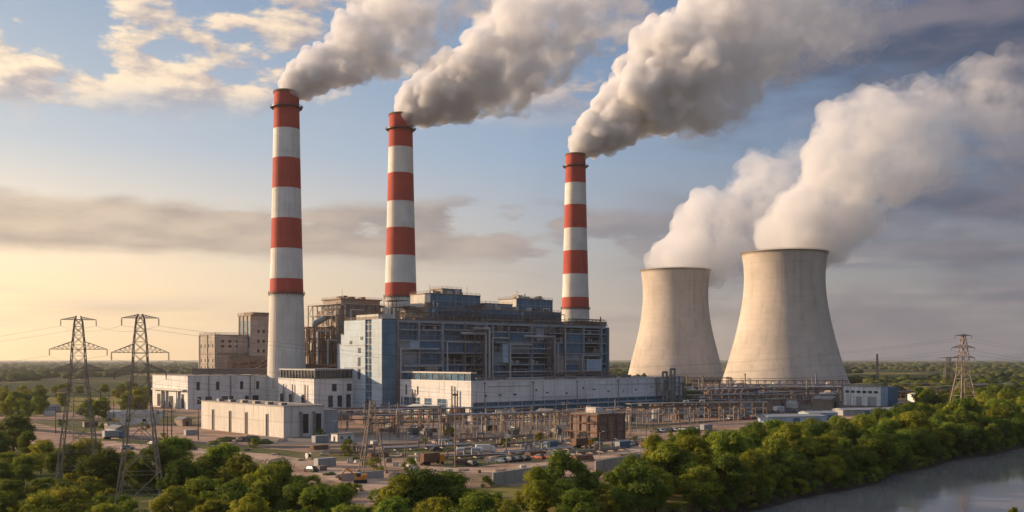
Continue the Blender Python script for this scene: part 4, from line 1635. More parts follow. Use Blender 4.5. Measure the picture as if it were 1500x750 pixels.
for k_, m_ in (('white container', 'white_paint'), ('grey container', 'grey_paint'), ('blue container', 'blue_paint'), ('rusty container', 'rust'), ('dark container', 'dark_paint')):
    container(k_, M[m_])


def shed(key, mat_, L=8, W=5, H=3.2, flat=False):
    w_ = MB().box(-L / 2, L / 2, -W / 2, W / 2, 0, H)
    r_ = MB().box(-L / 2 - .3, L / 2 + .3, -W / 2 - .3, W / 2 + .3, H + .002, H + .3) if flat else \
        MB().add([(-L / 2 - .3, -W / 2 - .4, H - .05), (L / 2 + .3, -W / 2 - .4, H - .05), (L / 2 + .3, 0, H + W * .24), (-L / 2 - .3, 0, H + W * .24), (-L / 2 - .3, W / 2 + .4, H - .05), (L / 2 + .3, W / 2 + .4, H - .05)],
                 [(0, 1, 2, 3), (3, 2, 5, 4), (0, 3, 4), (1, 5, 2)])
    pr = [('wall', w_, mat_), ('roof', r_, M['roof_felt'] if flat else M['grey_steel']), ('door', MB().box(-L / 2 - .06, -L / 2 - .002, -.7, .7, .05, 2.3), M['dark_recess'])]
    for x in (-L * .25, L * .2):
        pr.append(('window', MB().box(x - .7, x + .7, -W / 2 - .05, -W / 2 - .002, 1.1, 2.2), M['glass']))
    proto(key, 'shed', 'shed', pr)


shed('white flat shed', M['white_paint'], 9, 5.5, 3.3, True); shed('grey gabled shed', M['grey_clad'], 10, 6, 3.5)
shed('brown gabled shed', M['brown_steel'], 8, 5, 3.2); shed('cream gabled shed', M['cream_wall'], 12, 6, 3.8); shed('brick shed', M['brick'], 7, 5, 3.4, True)
tk = MB().lathe([(3.4, 0), (3.4, 6.2), (3.1, 6.6), (0.05, 7.3)], 28)
tr_ = MB()
for z in (7.0, 7.5):
    tr_.lathe([(3.25, z - .05), (3.33, z - .05), (3.33, z + .05), (3.25, z + .05)], 28)
tld = MB().bar((3.5, -.25, 0), (3.5, -.25, 7.2), .1).bar((3.5, .25, 0), (3.5, .25, 7.2), .1)
for i in range(14):
    tld.bar((3.5, -.25, .4 + i * .5), (3.5, .25, .4 + i * .5), .07)
for k_, m_ in (('white storage tank', 'white_paint'), ('rusty storage tank', 'rust'), ('grey storage tank', 'grey_paint')):
    proto(k_, 'storage_tank', 'tank', [('shell', tk, M[m_]), ('railing', tr_, M['brown_steel']), ('ladder', tld, M['brown_steel'])])
ht = MB().tube((-3, 0, 2.0), (3, 0, 2.0), 1.2, 1.2, 18).ball((-3, 0, 2.0), 1.2, 1.2, 14, 8).ball((3, 0, 2), 1.2, 1.2, 14, 8)
sd = lambda x: MB().box(x - .2, x + .2, -1, 1, 0, 1.2)
proto('horizontal tank', 'pressure_vessel', 'tank', [('shell', ht, M['white_paint']), ('saddle', sd(-2), M['concrete']), ('saddle', sd(2), M['concrete'])])
ps = MB()
for r_ in range(3):
    for i in range(6 - r_):
        ps.tube((-3.5, -1.5 + i * .6 + r_ * .3, .3 + r_ * .52), (3.5, -1.5 + i * .6 + r_ * .3, .3 + r_ * .52), .28, .28, 10)
proto('pipe stack', 'pipe_stack', 'pipes', [('pipes', ps, M['rust']), ('bearer', MB().box(-2.2, -2, -2, 2, -.02, .03).box(2, 2.2, -2, 2, -.02, .03), M['brown_steel'])])
def crates(key, mat_, seed):
    r_ = random.Random(seed)
    b_ = MB()
    b_.box(-1.1, 1.1, -.8, .8, .16, 1.3)
    for i in range(6):
        x = -1.1 + i * .4
        b_.box(x, x + .16, -.84, -.801, .16, 1.3)
    p_ = MB()
    for y in (-.7, 0, .7):
        p_.box(-1.15, 1.15, y - .06, y + .06, 0, .155)
    proto(key, 'crate', 'crate', [('box', b_, mat_), ('pallet', p_, M['brown_steel'])])


crates('pale crate', M['cream_wall'], 1); crates('brown crate', M['brown_steel'], 2); crates('white crate', M['white_paint'], 3)
rl = MB().tube((0, -.6, 1.1), (0, .6, 1.1), .7, .7, 16)
proto('cable reel', 'cable_reel', 'cable reel', [('drum', rl, M['dark_paint']), ('flange', MB().tube((0, -.7, 1.1), (0, -.601, 1.1), 1.1, 1.1, 20), M['cream_wall']), ('flange', MB().tube((0, .601, 1.1), (0, .7, 1.1), 1.1, 1.1, 20), M['cream_wall'])])


def heap(key, mat_, seed):
    rs_ = np.random.RandomState(seed)
    v, f = ico(3)
    v = v.copy()
    n_ = np.array([mnoise.fractal(Vector(p * 1.7 + seed), 0.9, 2.0, 4) for p in v])
    v *= (1 + .28 * n_)[:, None]
    v[:, 2] = np.maximum(v[:, 2], -.05) * .42
    v[:, :2] *= np.array([3.6, 2.4]); v[:, 2] *= 3.4
    mb = MB(); mb.add(v.tolist(), f.tolist())
    me = mb.mesh('heap', mat_)
    PROTO[key] = ('spoil_heap', 'heap', me)


heap('sandy heap', M['sand'], 1); heap('dark heap', M['asphalt'], 2); heap('grassy heap', M['verge'], 3)

# --- switchgear
tf = MB().box(-2.2, 2.2, -1.3, 1.3, .5, 3.4).box(-2.4, 2.4, -1.4, 1.4, 3.401, 3.6)
rad_ = []
for s_ in (-1, 1):
    r_ = MB().box(-1.95, 1.85, s_ * 2.0 - .08, s_ * 2.0 + .08, 2.9, 3.05).box(-1.95, 1.85, s_ * 2.0 - .08, s_ * 2.0 + .08, .9, 1.05)
    for i in range(9):
        x = -1.9 + i * .45
        r_.box(x, x + .12, s_ * 2.0 - .5, s_ * 2.0 + .5, .8, 3.1)
    rad_.append(('radiator', r_, M['grey_steel']))
tparts = [('tank', tf, M['grey_steel'])] + rad_ + [ ('conservator', MB().tube((-1.8, .6, 4.5), (1.8, .6, 4.5), .45, .45, 12).bar((-1, .6, 3.6), (-1, .6, 4.2), .2).bar((1, .6, 3.6), (1, .6, 4.2), .2), M['grey_paint']), ('plinth', MB().box(-2.8, 2.8, -2.8, 2.8, 0, .49), M['concrete'])]
for x in (-1.3, 0, 1.3):
    b_ = MB().tube((x, -.6, 3.6), (x, -.9, 5.4), .10, .06, 8)
    for q in range(6):
        b_.tube((x, -.63 - q * .045, 3.75 + q * .26), (x, -.64 - q * .045, 3.85 + q * .26), .24, .2, 10)
    tparts.append(('bushing', b_, M['porcelain']))
proto('transformer', 'transformer', 'transformer', tparts)
cbp = []
for y in (-2.2, 0, 2.2):
    b_ = MB().box(-.15, .15, y - .15, y + .15, 0, 2.3).bar((-.6, y, 2.35), (.6, y, 2.35), .2)
    cbp.append(('support', b_, M['grey_steel']))
    c_ = MB()
    for x in (-.5, .5):
        c_.tube((x, y, 2.4), (x, y, 4.6), .12, .10, 8)
        for q in range(7):
            c_.tube((x, y, 2.55 + q * .28), (x, y, 2.65 + q * .28), .25, .2, 10)
    c_.bar((-.5, y, 4.65), (.5, y, 4.65), .14)
    cbp.append(('insulator', c_, M['porcelain']))
proto('breaker', 'circuit_breaker', 'switchgear', cbp)
def lattice_post(x, y, h, w=.45, t=.12):
    b_ = MB()
    for sx in (-w, w):
        for sy in (-w, w):
            b_.bar((x + sx, y + sy, 0), (x + sx * .6, y + sy * .6, h), t)
    n_ = int(h / 1.2)
    for i in range(n_):
        a, c_ = 1 - .4 * i / n_, 1 - .4 * (i + 1) / n_
        za, zb = h * i / n_, h * (i + 1) / n_
        s = 1 if i % 2 else -1
        for q in (-1, 1):
            b_.bar((x - s * w * a, y + q * w * a, za), (x + s * w * c_, y + q * w * c_, zb), t * .6)
            b_.bar((x + q * w * a, y - s * w * a, za), (x + q * w * c_, y + s * w * c_, zb), t * .6)
    return b_


gb = MB()
for y in (-.3, .3):
    for z in (9.4, 10.0):
        gb.bar((-6, y, z), (6, y, z), .13)
for i in range(16):
    x = -6 + i * .75
    s = 1 if i % 2 else 0
    for y in (-.3, .3):
        gb.bar((x, y, 9.4 if s else 10.0), (x + .75, y, 10.0 if s else 9.4), .09)
gp_ = [('post', lattice_post(-6, 0, 10.6), M['pylon_steel']), ('post', lattice_post(6, 0, 10.6), M['pylon_steel'])]
gi = []
for x in (-3.6, 0, 3.6):
    b_ = MB().tube((x, 0, 9.4), (x, 0, 7.6), .06, .06, 6)
    for q in range(7):
        b_.tube((x, 0, 9.1 - q * .22), (x, 0, 9.0 - q * .22), .2, .2, 8)
    gi.append(('insulator', b_, M['porcelain']))
proto('gantry', 'switchyard_gantry', 'gantry', gp_ + [('beam', gb, M['pylon_steel'], gi)])

# --- poles
proto('lamp post', 'lamp_post', 'lamp post', [('pole', MB().tube((0, 0, 0), (0, 0, 9.5), .16, .09, 8), M['grey_steel']), ('arm', MB().bar((0, 0, 9.4), (1.6, 0, 9.9), .1), M['grey_steel'], [('lamp_head', MB().box(1.3, 2.2, -.18, .18, 9.82, 10.0), M['grey_paint'])])])
proto('tall mast', 'floodlight_mast', 'mast', [('pole', MB().tube((0, 0, 0), (0, 0, 20), .24, .14, 8), M['brown_steel']), ('lamp_rack', MB().box(-.7, .7, -.12, .12, 19.3, 19.8), M['dark_paint'])])
up_ = [('pole', MB().tube((0, 0, 0), (0, 0, 11), .2, .13, 8), M['bark'] if 'bark' in M else M['brown_steel'])]
for z in (10.3, 9.2):
    up_.append(('crossarm', MB().bar((-1.3, 0, z), (1.3, 0, z), .14), M['brown_steel'], [('insulator', MB().tube((x, 0, z + .05), (x, 0, z + .4), .08, .05, 6), M['porcelain']) for x in (-1.1, 1.1)]))
proto('utility pole', 'utility_pole', 'pole', up_)
st_ = MB().tube((0, 0, 0), (0, 0, 9), .32, .28, 10)
proto('vent pipe', 'vent_pipe', 'pipe', [('pipe', st_, M['grey_steel']), ('cowl', MB().lathe([(.55, 9.0), (.05, 9.8)], 10), M['rust'])])


# --- pipe racks: named lengths of elevated pipework
def pipe_rack(u0, v0, L, h, label, along='u', w=3.6, pipes=5, seed=0, step=8.0, mat_='brown_steel', cover=False):
    r_ = random.Random(seed)
    x, y, _ = P(u0, v0)
    o = thing('pipe_rack', label, 'pipe rack', (x, y, 0), PA + (0 if along == 'u' else R(90)))
    n_ = max(1, int(L / step))
    for i in range(n_ + 1):
        xx = L * i / n_
        b_ = MB().box(xx - .22, xx + .22, -.22, .22, 0, h).box(xx - .22, xx + .22, w - .22, w + .22, 0, h).box(xx - .2, xx + .2, .23, w - .23, h - .7, h - .25).box(xx - .2, xx + .2, .23, w - .23, h * .55, h * .55 + .35)
        b_.build('bent', M[mat_], o)
    b_ = MB()
    for y_ in (0, w):
        b_.box(-.3, L + .3, y_ - .16, y_ + .16, h + .001, h + .45)
    b_.build('girder', M[mat_], o)
    for i in range(pipes):
        y_ = .5 + (w - 1.0) * i / max(1, pipes - 1)
        rr = r_.choice((.16, .24, .32))
        pts = [(-.5, y_, h + .1 + rr), (L * r_.uniform(.3, .5), y_, h + .1 + rr)]
        if r_.random() < .4:
            xa = pts[-1][0]
            pts += [(xa, y_, h + 1.6), (xa + 2.5, y_, h + 1.6), (xa + 2.5, y_, h + .1 + rr)]
        pts.append((L + .5, y_, h + .1 + rr))
        MB().path(pts, rr, 8).build('pipe', M[r_.choice(('pipe', 'grey_steel', 'rust', 'pipe', 'white_paint'))], o)
    for i in range(2):
        y_ = .8 + i * (w - 1.6)
        MB().path([(-.5, y_, h * .55 + .6), (L + .5, y_, h * .55 + .6)], .22, 8).build('pipe', M[r_.choice(('pipe', 'rust'))], o)
    if cover:
        MB().box(-.6, L + .6, -.5, w + .5, h + 2.0, h + 2.25).build('roof', M['grey_steel'], o)
        b_ = MB()
        for i in range(n_ + 1):
            b_.bar((L * i / n_, 0, h + .45), (L * i / n_, 0, h + 2.0), .16)
        b_.build('roof_posts', M[mat_], o)
    foot(o, 0, L, 0, w, .3)
    return o


pipe_rack(-70, -8, 40, 5.5, 'low pipe rack between the cream store and the boiler house', seed=4, mat_='grey_steel')
pipe_rack(4, -70, 40, 5.0, 'short pipe rack in the middle of the sandy yard', seed=5, pipes=3)
pipe_rack(196, -24, 110, 7.0, 'pipe rack leading from the turbine hall towards the cooling towers', seed=7)
pipe_rack(205, 22, 150, 8.0, 'high pipe rack in front of the farther cooling tower', seed=8, w=5)
pipe_rack(330, -95, 150, 9.0, 'high pipe rack along the foot of the nearer cooling tower', seed=9, w=5, cover=True)
pipe_rack(300, -60, 120, 6.0, 'low rusty pipe rack by the nearer cooling tower', seed=10, w=4, mat_='rust')
def rack_px(px, py, L, h, ang, label, **kw):
    x, y, _ = G(px, py)
    x -= ORG[0]; y -= ORG[1]
    o = pipe_rack(x * UX + y * UY, -x * UY + y * UX, L, h, label, **kw)
    o.rotation_euler.z = R(ang)
    FOOT.pop(); foot(o, 0, L, 0, kw.get('w', 3.6), .3)
    return o


rack_px(655, 637, 62, 7.4, 30, 'long elevated pipe rack crossing the yard in front of the turbine hall', seed=1, pipes=6)
rack_px(545, 638, 30, 7.6, 22, 'tall pipe rack between the lattice mast and the hall corner', seed=3, mat_='rust')
rack_px(925, 622, 62, 7.4, 26, 'long elevated pipe rack right of the brick block, below the hall end', seed=2, cover=True)
rack_px(455, 628, 40, 5.5, 12, 'covered pipe rack behind the cream store\'s lean-to', seed=23, mat_='grey_steel', cover=True)
rack_px(1012, 574, 150, 10, 4, 'rusty pipe rack nearest the foot of the cooling towers', seed=12, w=5, mat_='rust', step=7, cover=True)
rack_px(1070, 580, 130, 9, 3, 'brown pipe rack one row in front of the nearer cooling tower', seed=13, w=5, step=7, pipes=6)
rack_px(1005, 585, 90, 9, 6, 'brown pipe rack below the gap between the cooling towers', seed=14, w=5, mat_='rust', step=7)
rack_px(1120, 588, 80, 8, 4, 'roofed brown pipe rack behind the white warehouses', seed=15, w=5, step=7, cover=True)
rack_px(1000, 569, 170, 11, 5, 'tall dark pipe rack right at the foot of the towers', seed=17, w=6, step=6, pipes=7)
rack_px(1010, 596, 100, 7, 8, 'brown pipe rack behind the parked cars right of the hall', seed=18, w=5, mat_='rust', step=6)
rack_px(940, 612, 70, 7, 12, 'rusty pipe rack right of the brick block', seed=19, w=4, step=6)
rack_px(470, 618, 60, 6, 20, 'brown pipe rack right of the cream store', seed=20, w=4, step=5, mat_='rust')
rack_px(560, 622, 45, 6.5, 24, 'brown pipe rack behind the lattice mast', seed=21, w=4, step=5)
rack_px(700, 628, 50, 5.5, 36, 'low brown pipe rack between the hall and the sandy yard', seed=22, w=4, step=5)
rack_px(1328, 583, 70, 9, 5, 'rusty roofed rack between switch house and right hand pylon', seed=16, w=9, step=6, mat_='rust', cover=True)
pipe_rack(470, -230, 80, 8.0, 'brown pipe rack right of the switch house', seed=11, w=6, mat_='rust', cover=True)

def pipe_run(px, py, L, ang, label, seed, n=4):
    r_ = random.Random(seed)
    x, y, _ = G(px, py)
    o = thing('pipe_run', label, 'pipes', (x, y, 0), R(ang))
    for i in range(n):
        rr = r_.choice((.18, .26, .36))
        z = .7 + rr
        xa = L * r_.uniform(.25, .7)
        MB().path([(r_.uniform(0, 3), i * 1.0, z), (xa, i * 1.0, z), (xa, i * 1.0, z + 1.8), (xa + 2.4, i * 1.0, z + 1.8), (xa + 2.4, i * 1.0, z), (L - r_.uniform(0, 3), i * 1.0, z)], rr, 8).build('pipe', M[r_.choice(('pipe', 'grey_steel', 'rust', 'brown_steel'))], o)
    k = int(L / 5)
    for i in range(k + 1):
        MB().box(L * i / k - .2, L * i / k + .2, -.5, n - .5, 0, .7).build('sleeper', M['concrete'], o)
    foot(o, 0, L, -1, n, .2)


for i, (px, py, L, ang) in enumerate(((560, 662, 34, 30), (610, 676, 30, 26), (690, 658, 38, 38), (735, 668, 30, 40), (790, 654, 34, 42), (840, 668, 26, 44), (470, 668, 24, 10), (640, 650, 40, 34))):
    pipe_run(px, py, L, ang, ('%s low run of yard pipes with a raised loop, %s' % (('Long', 'Short')[L < 31], ('by the lattice mast', 'under the tall floodlight mast', 'beside the tank trailer', 'in front of the box truck', 'left of the brick block', 'in front of the brick block', 'by the grey container', 'below the hall corner')[i])).capitalize(), 60 + i)
# pipe towers against the right end of the hall
pt = plant('pipe_tower', 'tower of pipes and platforms against the right end of the turbine hall', 'pipe tower', HU - 28, -7)
mb = MB(); steel_frame(mb, 0, 22, 0, 5, [0, 5, 10, 15, 19], 4, 1, .4, random.Random(31), .4)
part('steelwork', M['grey_steel'], pt, mb)
for i, (x, h_) in enumerate(((2, 22), (6, 17), (10, 24), (14, 19), (19, 15))):
    part('pipe', M['pipe'] if i % 2 else M['grey_steel'], pt, MB().path([(x, 2, 0), (x, 2, h_), (x - 5 if i % 2 else x + 4, 2, h_), (x - 5 if i % 2 else x + 4, 2, 10)], .7, 10))
part('vessel', M['grey_paint'], pt, MB().tube((12, 3, 0), (12, 3, 20), 1.6, 1.6, 16).ball((12, 3, 20), 1.6, .9, 16, 6))
foot(pt, -2, 23, -2, 7)
# mast and frame on the hall roof at the right end
pr_ = plant('roof_pipe_bridge', 'lit pipe bridge with a finial stack on the right end of the hall roof', 'pipe bridge', HU - 62, HV - 8)
pr_.location.z = HH + .26
part('deck', M['rust'], pr_, MB().box(0, 60, 0, 3, 2.6, 3.2))
mb = MB()
for i in range(11):
    mb.box(i * 6 - .2, i * 6 + .2, 0, .4, 0, 2.6).box(i * 6 - .2, i * 6 + .2, 2.6, 3, 0, 2.6)
rails(mb, 0, 60, .1, 3.2, 1.2, 3, .12)
part('trestle', M['brown_steel'], pr_, mb)
part('stack', M['brown_steel'], pr_, MB().tube((26, 1.5, 3.2), (26, 1.5, 12), .9, .7, 12).lathe([(1.6, 6), (1.6, 6.6)], 12, (26, 1.5)).tube((26, 1.5, 12), (26, 1.5, 16), .25, .2, 8))

# ---------------------------------------------------------------- placing the loose things
def scatter(keys, n, px0, px1, py0, py1, r, rzs=None, tries=40, s=(0.92, 1.08), where=None):
    done = 0
    for _ in range(n):
        for _t in range(tries):
            px, py = yr.uniform(px0, px1), yr.uniform(py0, py1)
            x, y, _ = G(px, py)
            if claim(x, y, r):
                k_ = yr.choice(keys)
                name, cat, _m = PROTO[k_]
                zn = where or zone_of(x, y)
                word = k_
                rz = (PA + yr.choice((0, R(90), R(180))) + yr.uniform(-.08, .08)) if rzs is None else yr.choice(rzs) + yr.uniform(-.15, .15)
                put(k_, x, y, rz, '%s standing %s' % (word, zn), '%ss %s' % (word, zn), yr.uniform(*s), .04)
                done += 1
                break
    return done


def one(key, px, py, label, rz=PA, s=1.0, r=3.0):
    x, y, _ = G(px, py)
    busy.append((x, y, r))
    return put(key, x, y, rz, label, None, s, .04)


# single things read off the photograph
one('tall mast', 667, 684, 'tall brown floodlight mast in front of the turbine hall\'s lit white end', 0.3, 1.03, 1)
one('tall mast', 597, 672, 'floodlight mast between the lattice mast and the annex', 0.3, .62, 1)
one('tall mast', 771, 662, 'floodlight mast left of the brick block', 0.3, .60, 1)
one('tall mast', 959, 676, 'pale floodlight mast rising from the trees right of the brick block', 0.2, .50, 1)
one('tall mast', 436, 640, 'floodlight mast against the grey end of the cream store', 0.3, .55, 1)
one('excavator', 528, 708, 'orange excavator by the dirt road bend', R(190), .8, 4)
one('grey container', 476, 684, 'grey container standing on the dirt road edge', PA, .95, 4)
one('tank trailer', 690, 668, 'long white tank trailer parked in the middle of the sandy yard', R(12), .8, 5)
one('white box truck', 712, 664, 'white box truck parked ahead of the tank trailer', R(12), .8, 4)
one('cream gabled shed', 205, 622, 'cream gabled shed on the left yard behind the nearest pylon', R(5), 1.3, 8)
one('white flat shed', 502, 646, 'white flat shed in front of the pump house', PA, .8, 5)
one('white flat shed', 890, 622, 'white flat shed behind the brick block', PA, 1.3, 5)

# long white sheds at the left, warehouses at the right
def long_shed(px, py, L, W, H, rz, label, mat_='white_wall'):
    x, y, _ = G(px, py)
    o = thing('warehouse', label, 'warehouse', (x, y, 0), rz)
    part('wall', M[mat_], o, B(0, L, 0, W, 0, H))
    part('roof', M['grey_paint'], o, MB().add([(-.4, -.4, H + .01), (L + .4, -.4, H + .01), (L + .4, W / 2, H + W * .09), (-.4, W / 2, H + W * .09), (-.4, W + .4, H + .01), (L + .4, W + .4, H + .01)], [(0, 1, 2, 3), (3, 2, 5, 4), (0, 3, 4), (1, 5, 2)]))
    n_ = max(2, int(L / 9))
    for i in range(n_):
        xx = L * (i + .5) / n_
        part('door', M['blue_paint'] if i % 2 else M['grey_clad'], o, B(xx - 1.8, xx + 1.8, -.07, -.002, .1, H * .72))
    foot(o, 0, L, 0, W)
    return o


long_shed(150, 612, 30, 8, 3.0, R(2), 'long low white warehouse seen through the left pylon')
long_shed(1125, 620, 30, 10, 3.0, R(14), 'long pale warehouse behind the river belt, left one of three', 'pale_blue_clad')
long_shed(1185, 616, 16, 10, 3.6, R(14), 'short bluish warehouse, middle one of three behind the river belt', 'pale_blue_clad')
long_shed(1235, 609, 40, 10, 3.0, R(16), 'long grey warehouse, right one of three behind the river belt', 'grey_clad')
long_shed(1345, 590, 60, 14, 5.5, R(8), 'pale lit shed left of the right hand pylon')
long_shed(1040, 585, 50, 12, 8.0, R(10), 'brown shed below the farther cooling tower', 'brick')
long_shed(1130, 582, 60, 12, 8.0, R(6), 'brown shed below the nearer cooling tower', 'brick')
# low concrete walls at the yard's front
def low_wall(p, q, h, label):
    a, b = Vector(G(*p)), Vector(G(*q))
    o = thing('boundary_wall', label, 'wall', a, math.atan2(b.y - a.y, b.x - a.x))
    L = (b - a).length
    part('wall', M['concrete'], o, B(0, L, -.2, .2, 0, h))
    mb = MB()
    n_ = int(L / 4)
    for i in range(n_ + 1):
        mb.box(L * i / n_ - .25, L * i / n_ + .25, -.32, -.201, 0, h + .15)
    part('pier', M['concrete'], o, mb)
    part('coping', M['concrete'], o, B(-.1, L + .1, -.3, .3, h + .002, h + .16) if False else B(-.1, L + .1, -.19, .3, h + .002, h + .16))


low_wall((722, 712), (812, 698), 3.0, 'low grey concrete wall between the yard and the front trees')
low_wall((872, 694), (945, 680), 3.2, 'low grey concrete wall left of the round tree by the brick block')
low_wall((500, 706), (560, 700), 1.8, 'low dark wall beside the orange excavator')

# switchyard
for v_ in (-108, -120, -138, -150):
    for q in range(8):
        x, y, _ = P(-122 + q * 11 + yr.uniform(-2, 2), v_)
        if claim(x, y, 1.4):
            ln = {-108: 'back', -120: 'second', -138: 'third', -150: 'front'}[v_]
            put('breaker', x, y, PA, 'circuit breaker with three brown posts, in the %s switchyard row' % ln, 'circuit breakers of the %s row' % ln, .62, .04)
GANTRIES = {}
for v_ in (-102, -129, -158):
    for q in range(5):
        x, y, _ = P(-116 + q * 15, v_)
        if claim(x, y, 1.0):
            ln = {-102: 'back', -129: 'middle', -158: 'front'}[v_]
            GANTRIES.setdefault(ln, []).append((q, Vector((x, y, .04))))
            put('gantry', x, y, PA, 'tall switchyard gantry with insulators in the %s line of gantries' % ln, 'gantries of the %s line' % ln, .92, .04)
for ln, gs in GANTRIES.items():
    for (qa, a), (qb, b) in zip(gs[:-1], gs[1:]):
        if qb - qa > 2:
            continue
        L_ = (b - a).length
        ax_ = (b - a).normalized()
        for h_ in (8.9, 9.5):
            pts_ = [Vector((0, 0, 0)) + ax_ * (5.6 + (L_ - 11.2) * i / 6) + Vector((0, 0, h_ - .5 * 4 * (i / 6) * (1 - i / 6))) for i in range(7)]
            m2 = MB()
            for p0_, p1_ in zip(pts_[:-1], pts_[1:]):
                m2.tube(p0_, p1_, .045, .045, 4)
            w_ = m2.build('busbar_wire', M['dark_paint'], None, loc=a)
            tag(w_, 'busbar wire strung between gantries of the %s line' % ln, 'wire', 'busbar wires of the %s line' % ln)
scatter(['transformer'], 7, 540, 860, 630, 650, 4.0, s=(.7, .9))
scatter(['vent pipe'], 12, 470, 1010, 612, 632, 0.8, s=(.5, 1.2))
scatter(['vent pipe'], 20, 1000, 1235, 572, 592, 1.5, s=(.9, 1.9))
scatter(['utility pole'], 14, 440, 1060, 612, 660, 0.8, s=(.7, 1.0))
scatter(['utility pole'], 10, 80, 300, 604, 650, 0.8, s=(.8, 1.3))
scatter(['lamp post'], 22, 430, 1080, 604, 690, 0.6, s=(.7, 1.1))
scatter(['lamp post'], 10, 90, 300, 606, 655, 0.6, s=(.8, 1.1))
scatter(['lamp post'], 10, 1000, 1330, 572, 606, 1.0, s=(1.0, 1.6))
# stores and sheds
scatter(['grey gabled shed', 'brown gabled shed', 'brick shed', 'brown gabled shed'], 9, 470, 1010, 612, 624, 6.0, s=(.8, 1.0))
scatter(['grey gabled shed', 'brown gabled shed', 'brick shed', 'brown gabled shed'], 24, 1000, 1240, 568, 600, 8.0, s=(1.0, 1.7))
scatter(['brown gabled shed', 'brick shed', 'grey gabled shed', 'rusty storage tank'], 14, 1335, 1405, 572, 592, 6.0, s=(.9, 1.5))
scatter(['grey gabled shed', 'brown gabled shed'], 4, 60, 270, 602, 640, 6.0, s=(.7, 1.0))
scatter(['rusty storage tank', 'grey storage tank'], 7, 480, 1000, 606, 628, 4.2, s=(.6, .9))
scatter(['white storage tank', 'rusty storage tank', 'grey storage tank'], 8, 1000, 1240, 570, 596, 5.0, s=(.8, 1.3))
scatter(['horizontal tank'], 4, 500, 1000, 610, 660, 3.5, s=(.6, .85))
scatter(['grey container', 'rusty container', 'dark container', 'rusty container', 'blue container'], 6, 440, 1060, 614, 690, 3.2, s=(.75, 1.0))
scatter(['white container', 'grey container', 'rusty container', 'rusty container'], 3, 70, 300, 606, 652, 3.2, s=(.8, 1.0))
scatter(['white container', 'grey container', 'rusty container', 'rusty container'], 16, 1000, 1330, 574, 606, 3.5, s=(1.0, 1.5))
# vehicles: parked in rows
CARS = ['white car', 'grey car', 'dark car', 'dark car', 'blue car', 'red car', 'grey car', 'dark car', 'dark car']
def car_row(px, py, n, ang, label_zone=None):
    x0, y0, _ = G(px, py)
    for i in range(n):
        x = x0 + math.cos(ang) * 3.0 * i + yr.uniform(-.2, .2); y = y0 + math.sin(ang) * 3.0 * i
        if yr.random() < .18 or not claim(x, y, 1.2):
            continue
        k_ = yr.choice(CARS)
        zn = zone_of(x, y)
        put(k_, x, y, ang + R(90) + yr.uniform(-.06, .06), '%s parked %s' % (k_, zn), '%ss parked %s' % (k_, zn), yr.uniform(.95, 1.08), .1)
for px, py, n_ in ((735, 678, 9), (905, 655, 8), (960, 634, 10)):
    car_row(px, py, n_, PA + yr.uniform(-.1, .1))
for px, py, n_ in ((270, 660, 4), (1010, 612, 14), (1070, 615, 12), (1100, 605, 14)):
    car_row(px, py, n_, R(yr.uniform(0, 15)))
scatter(CARS, 4, 430, 1050, 630, 700, 2.4)
scatter(CARS, 5, 60, 340, 612, 672, 2.4)
scatter(['white box truck', 'blue cab truck', 'orange cab truck', 'orange cab truck'], 2, 440, 1050, 618, 690, 4.5)
scatter(['blue cab truck'], 1, 90, 300, 612, 650, 4.5)
# loads
scatter(['pipe stack'], 10, 450, 1000, 626, 690, 3.0, s=(.7, 1.0))
scatter(['pale crate', 'brown crate', 'brown crate', 'brown crate'], 26, 430, 960, 632, 698, 1.1, s=(.5, 1.15))
scatter(['cable reel'], 12, 450, 900, 640, 696, 1.3, s=(.6, 1.0))
scatter(['sandy heap', 'dark heap', 'grassy heap'], 26, 300, 900, 640, 700, 3.0, s=(.35, .8))
scatter(['dark heap', 'grassy heap'], 7, 300, 400, 643, 652, 3.5, s=(.7, 1.2))

# ================================================================== smoke and steam
def smoke_material(name, dens, x0, x1, thin, puff, albedo=0.952, tint=(0.985, 0.99, 1.015), aniso=0.0, wisp=0.5, soft=1.0):
    """density falls off downwind (object X) and is broken up by noise"""
    m = bpy.data.materials.new(name)
    m.use_nodes = True
    t = NT(m.node_tree)
    t.n.clear()
    out = t.node('ShaderNodeOutputMaterial')
    vol = t.node('ShaderNodeVolumePrincipled')
    c = t.node('ShaderNodeTexCoord').outputs['Object']
    x, y, z = t.sep(c)
    fall = t.ramp(x, x0, x1, 0.0, 1.0, False)
    d_ = t.math('MULTIPLY', dens, t.math('POWER', thin, fall))
    # ragged break-up that grows downwind
    n = t.noise(c, puff, 5.0, 0.62)
    lo = t.math('MULTIPLY_ADD', fall, 0.12, 0.36 - 0.10 * (1 - wisp))
    er = t.ramp(n, lo, t.math('ADD', lo, 0.16), 1 - wisp, 1.2)
    er = t.mix(t.ramp(x, 0.0, x1 * 0.14, 0.25, 1.0), (1, 1, 1), er)
    sepr = t.node('ShaderNodeRGBToBW'); t.put(sepr.inputs[0], er)
    t.put(vol.inputs['Density'], t.math('MULTIPLY', d_, sepr.outputs[0]))
    vol.inputs['Color'].default_value = (albedo * tint[0], albedo * tint[1], albedo * tint[2], 1)
    vol.inputs['Anisotropy'].default_value = aniso
    t.l.new(vol.outputs[0], out.inputs['Volume'])
    return m




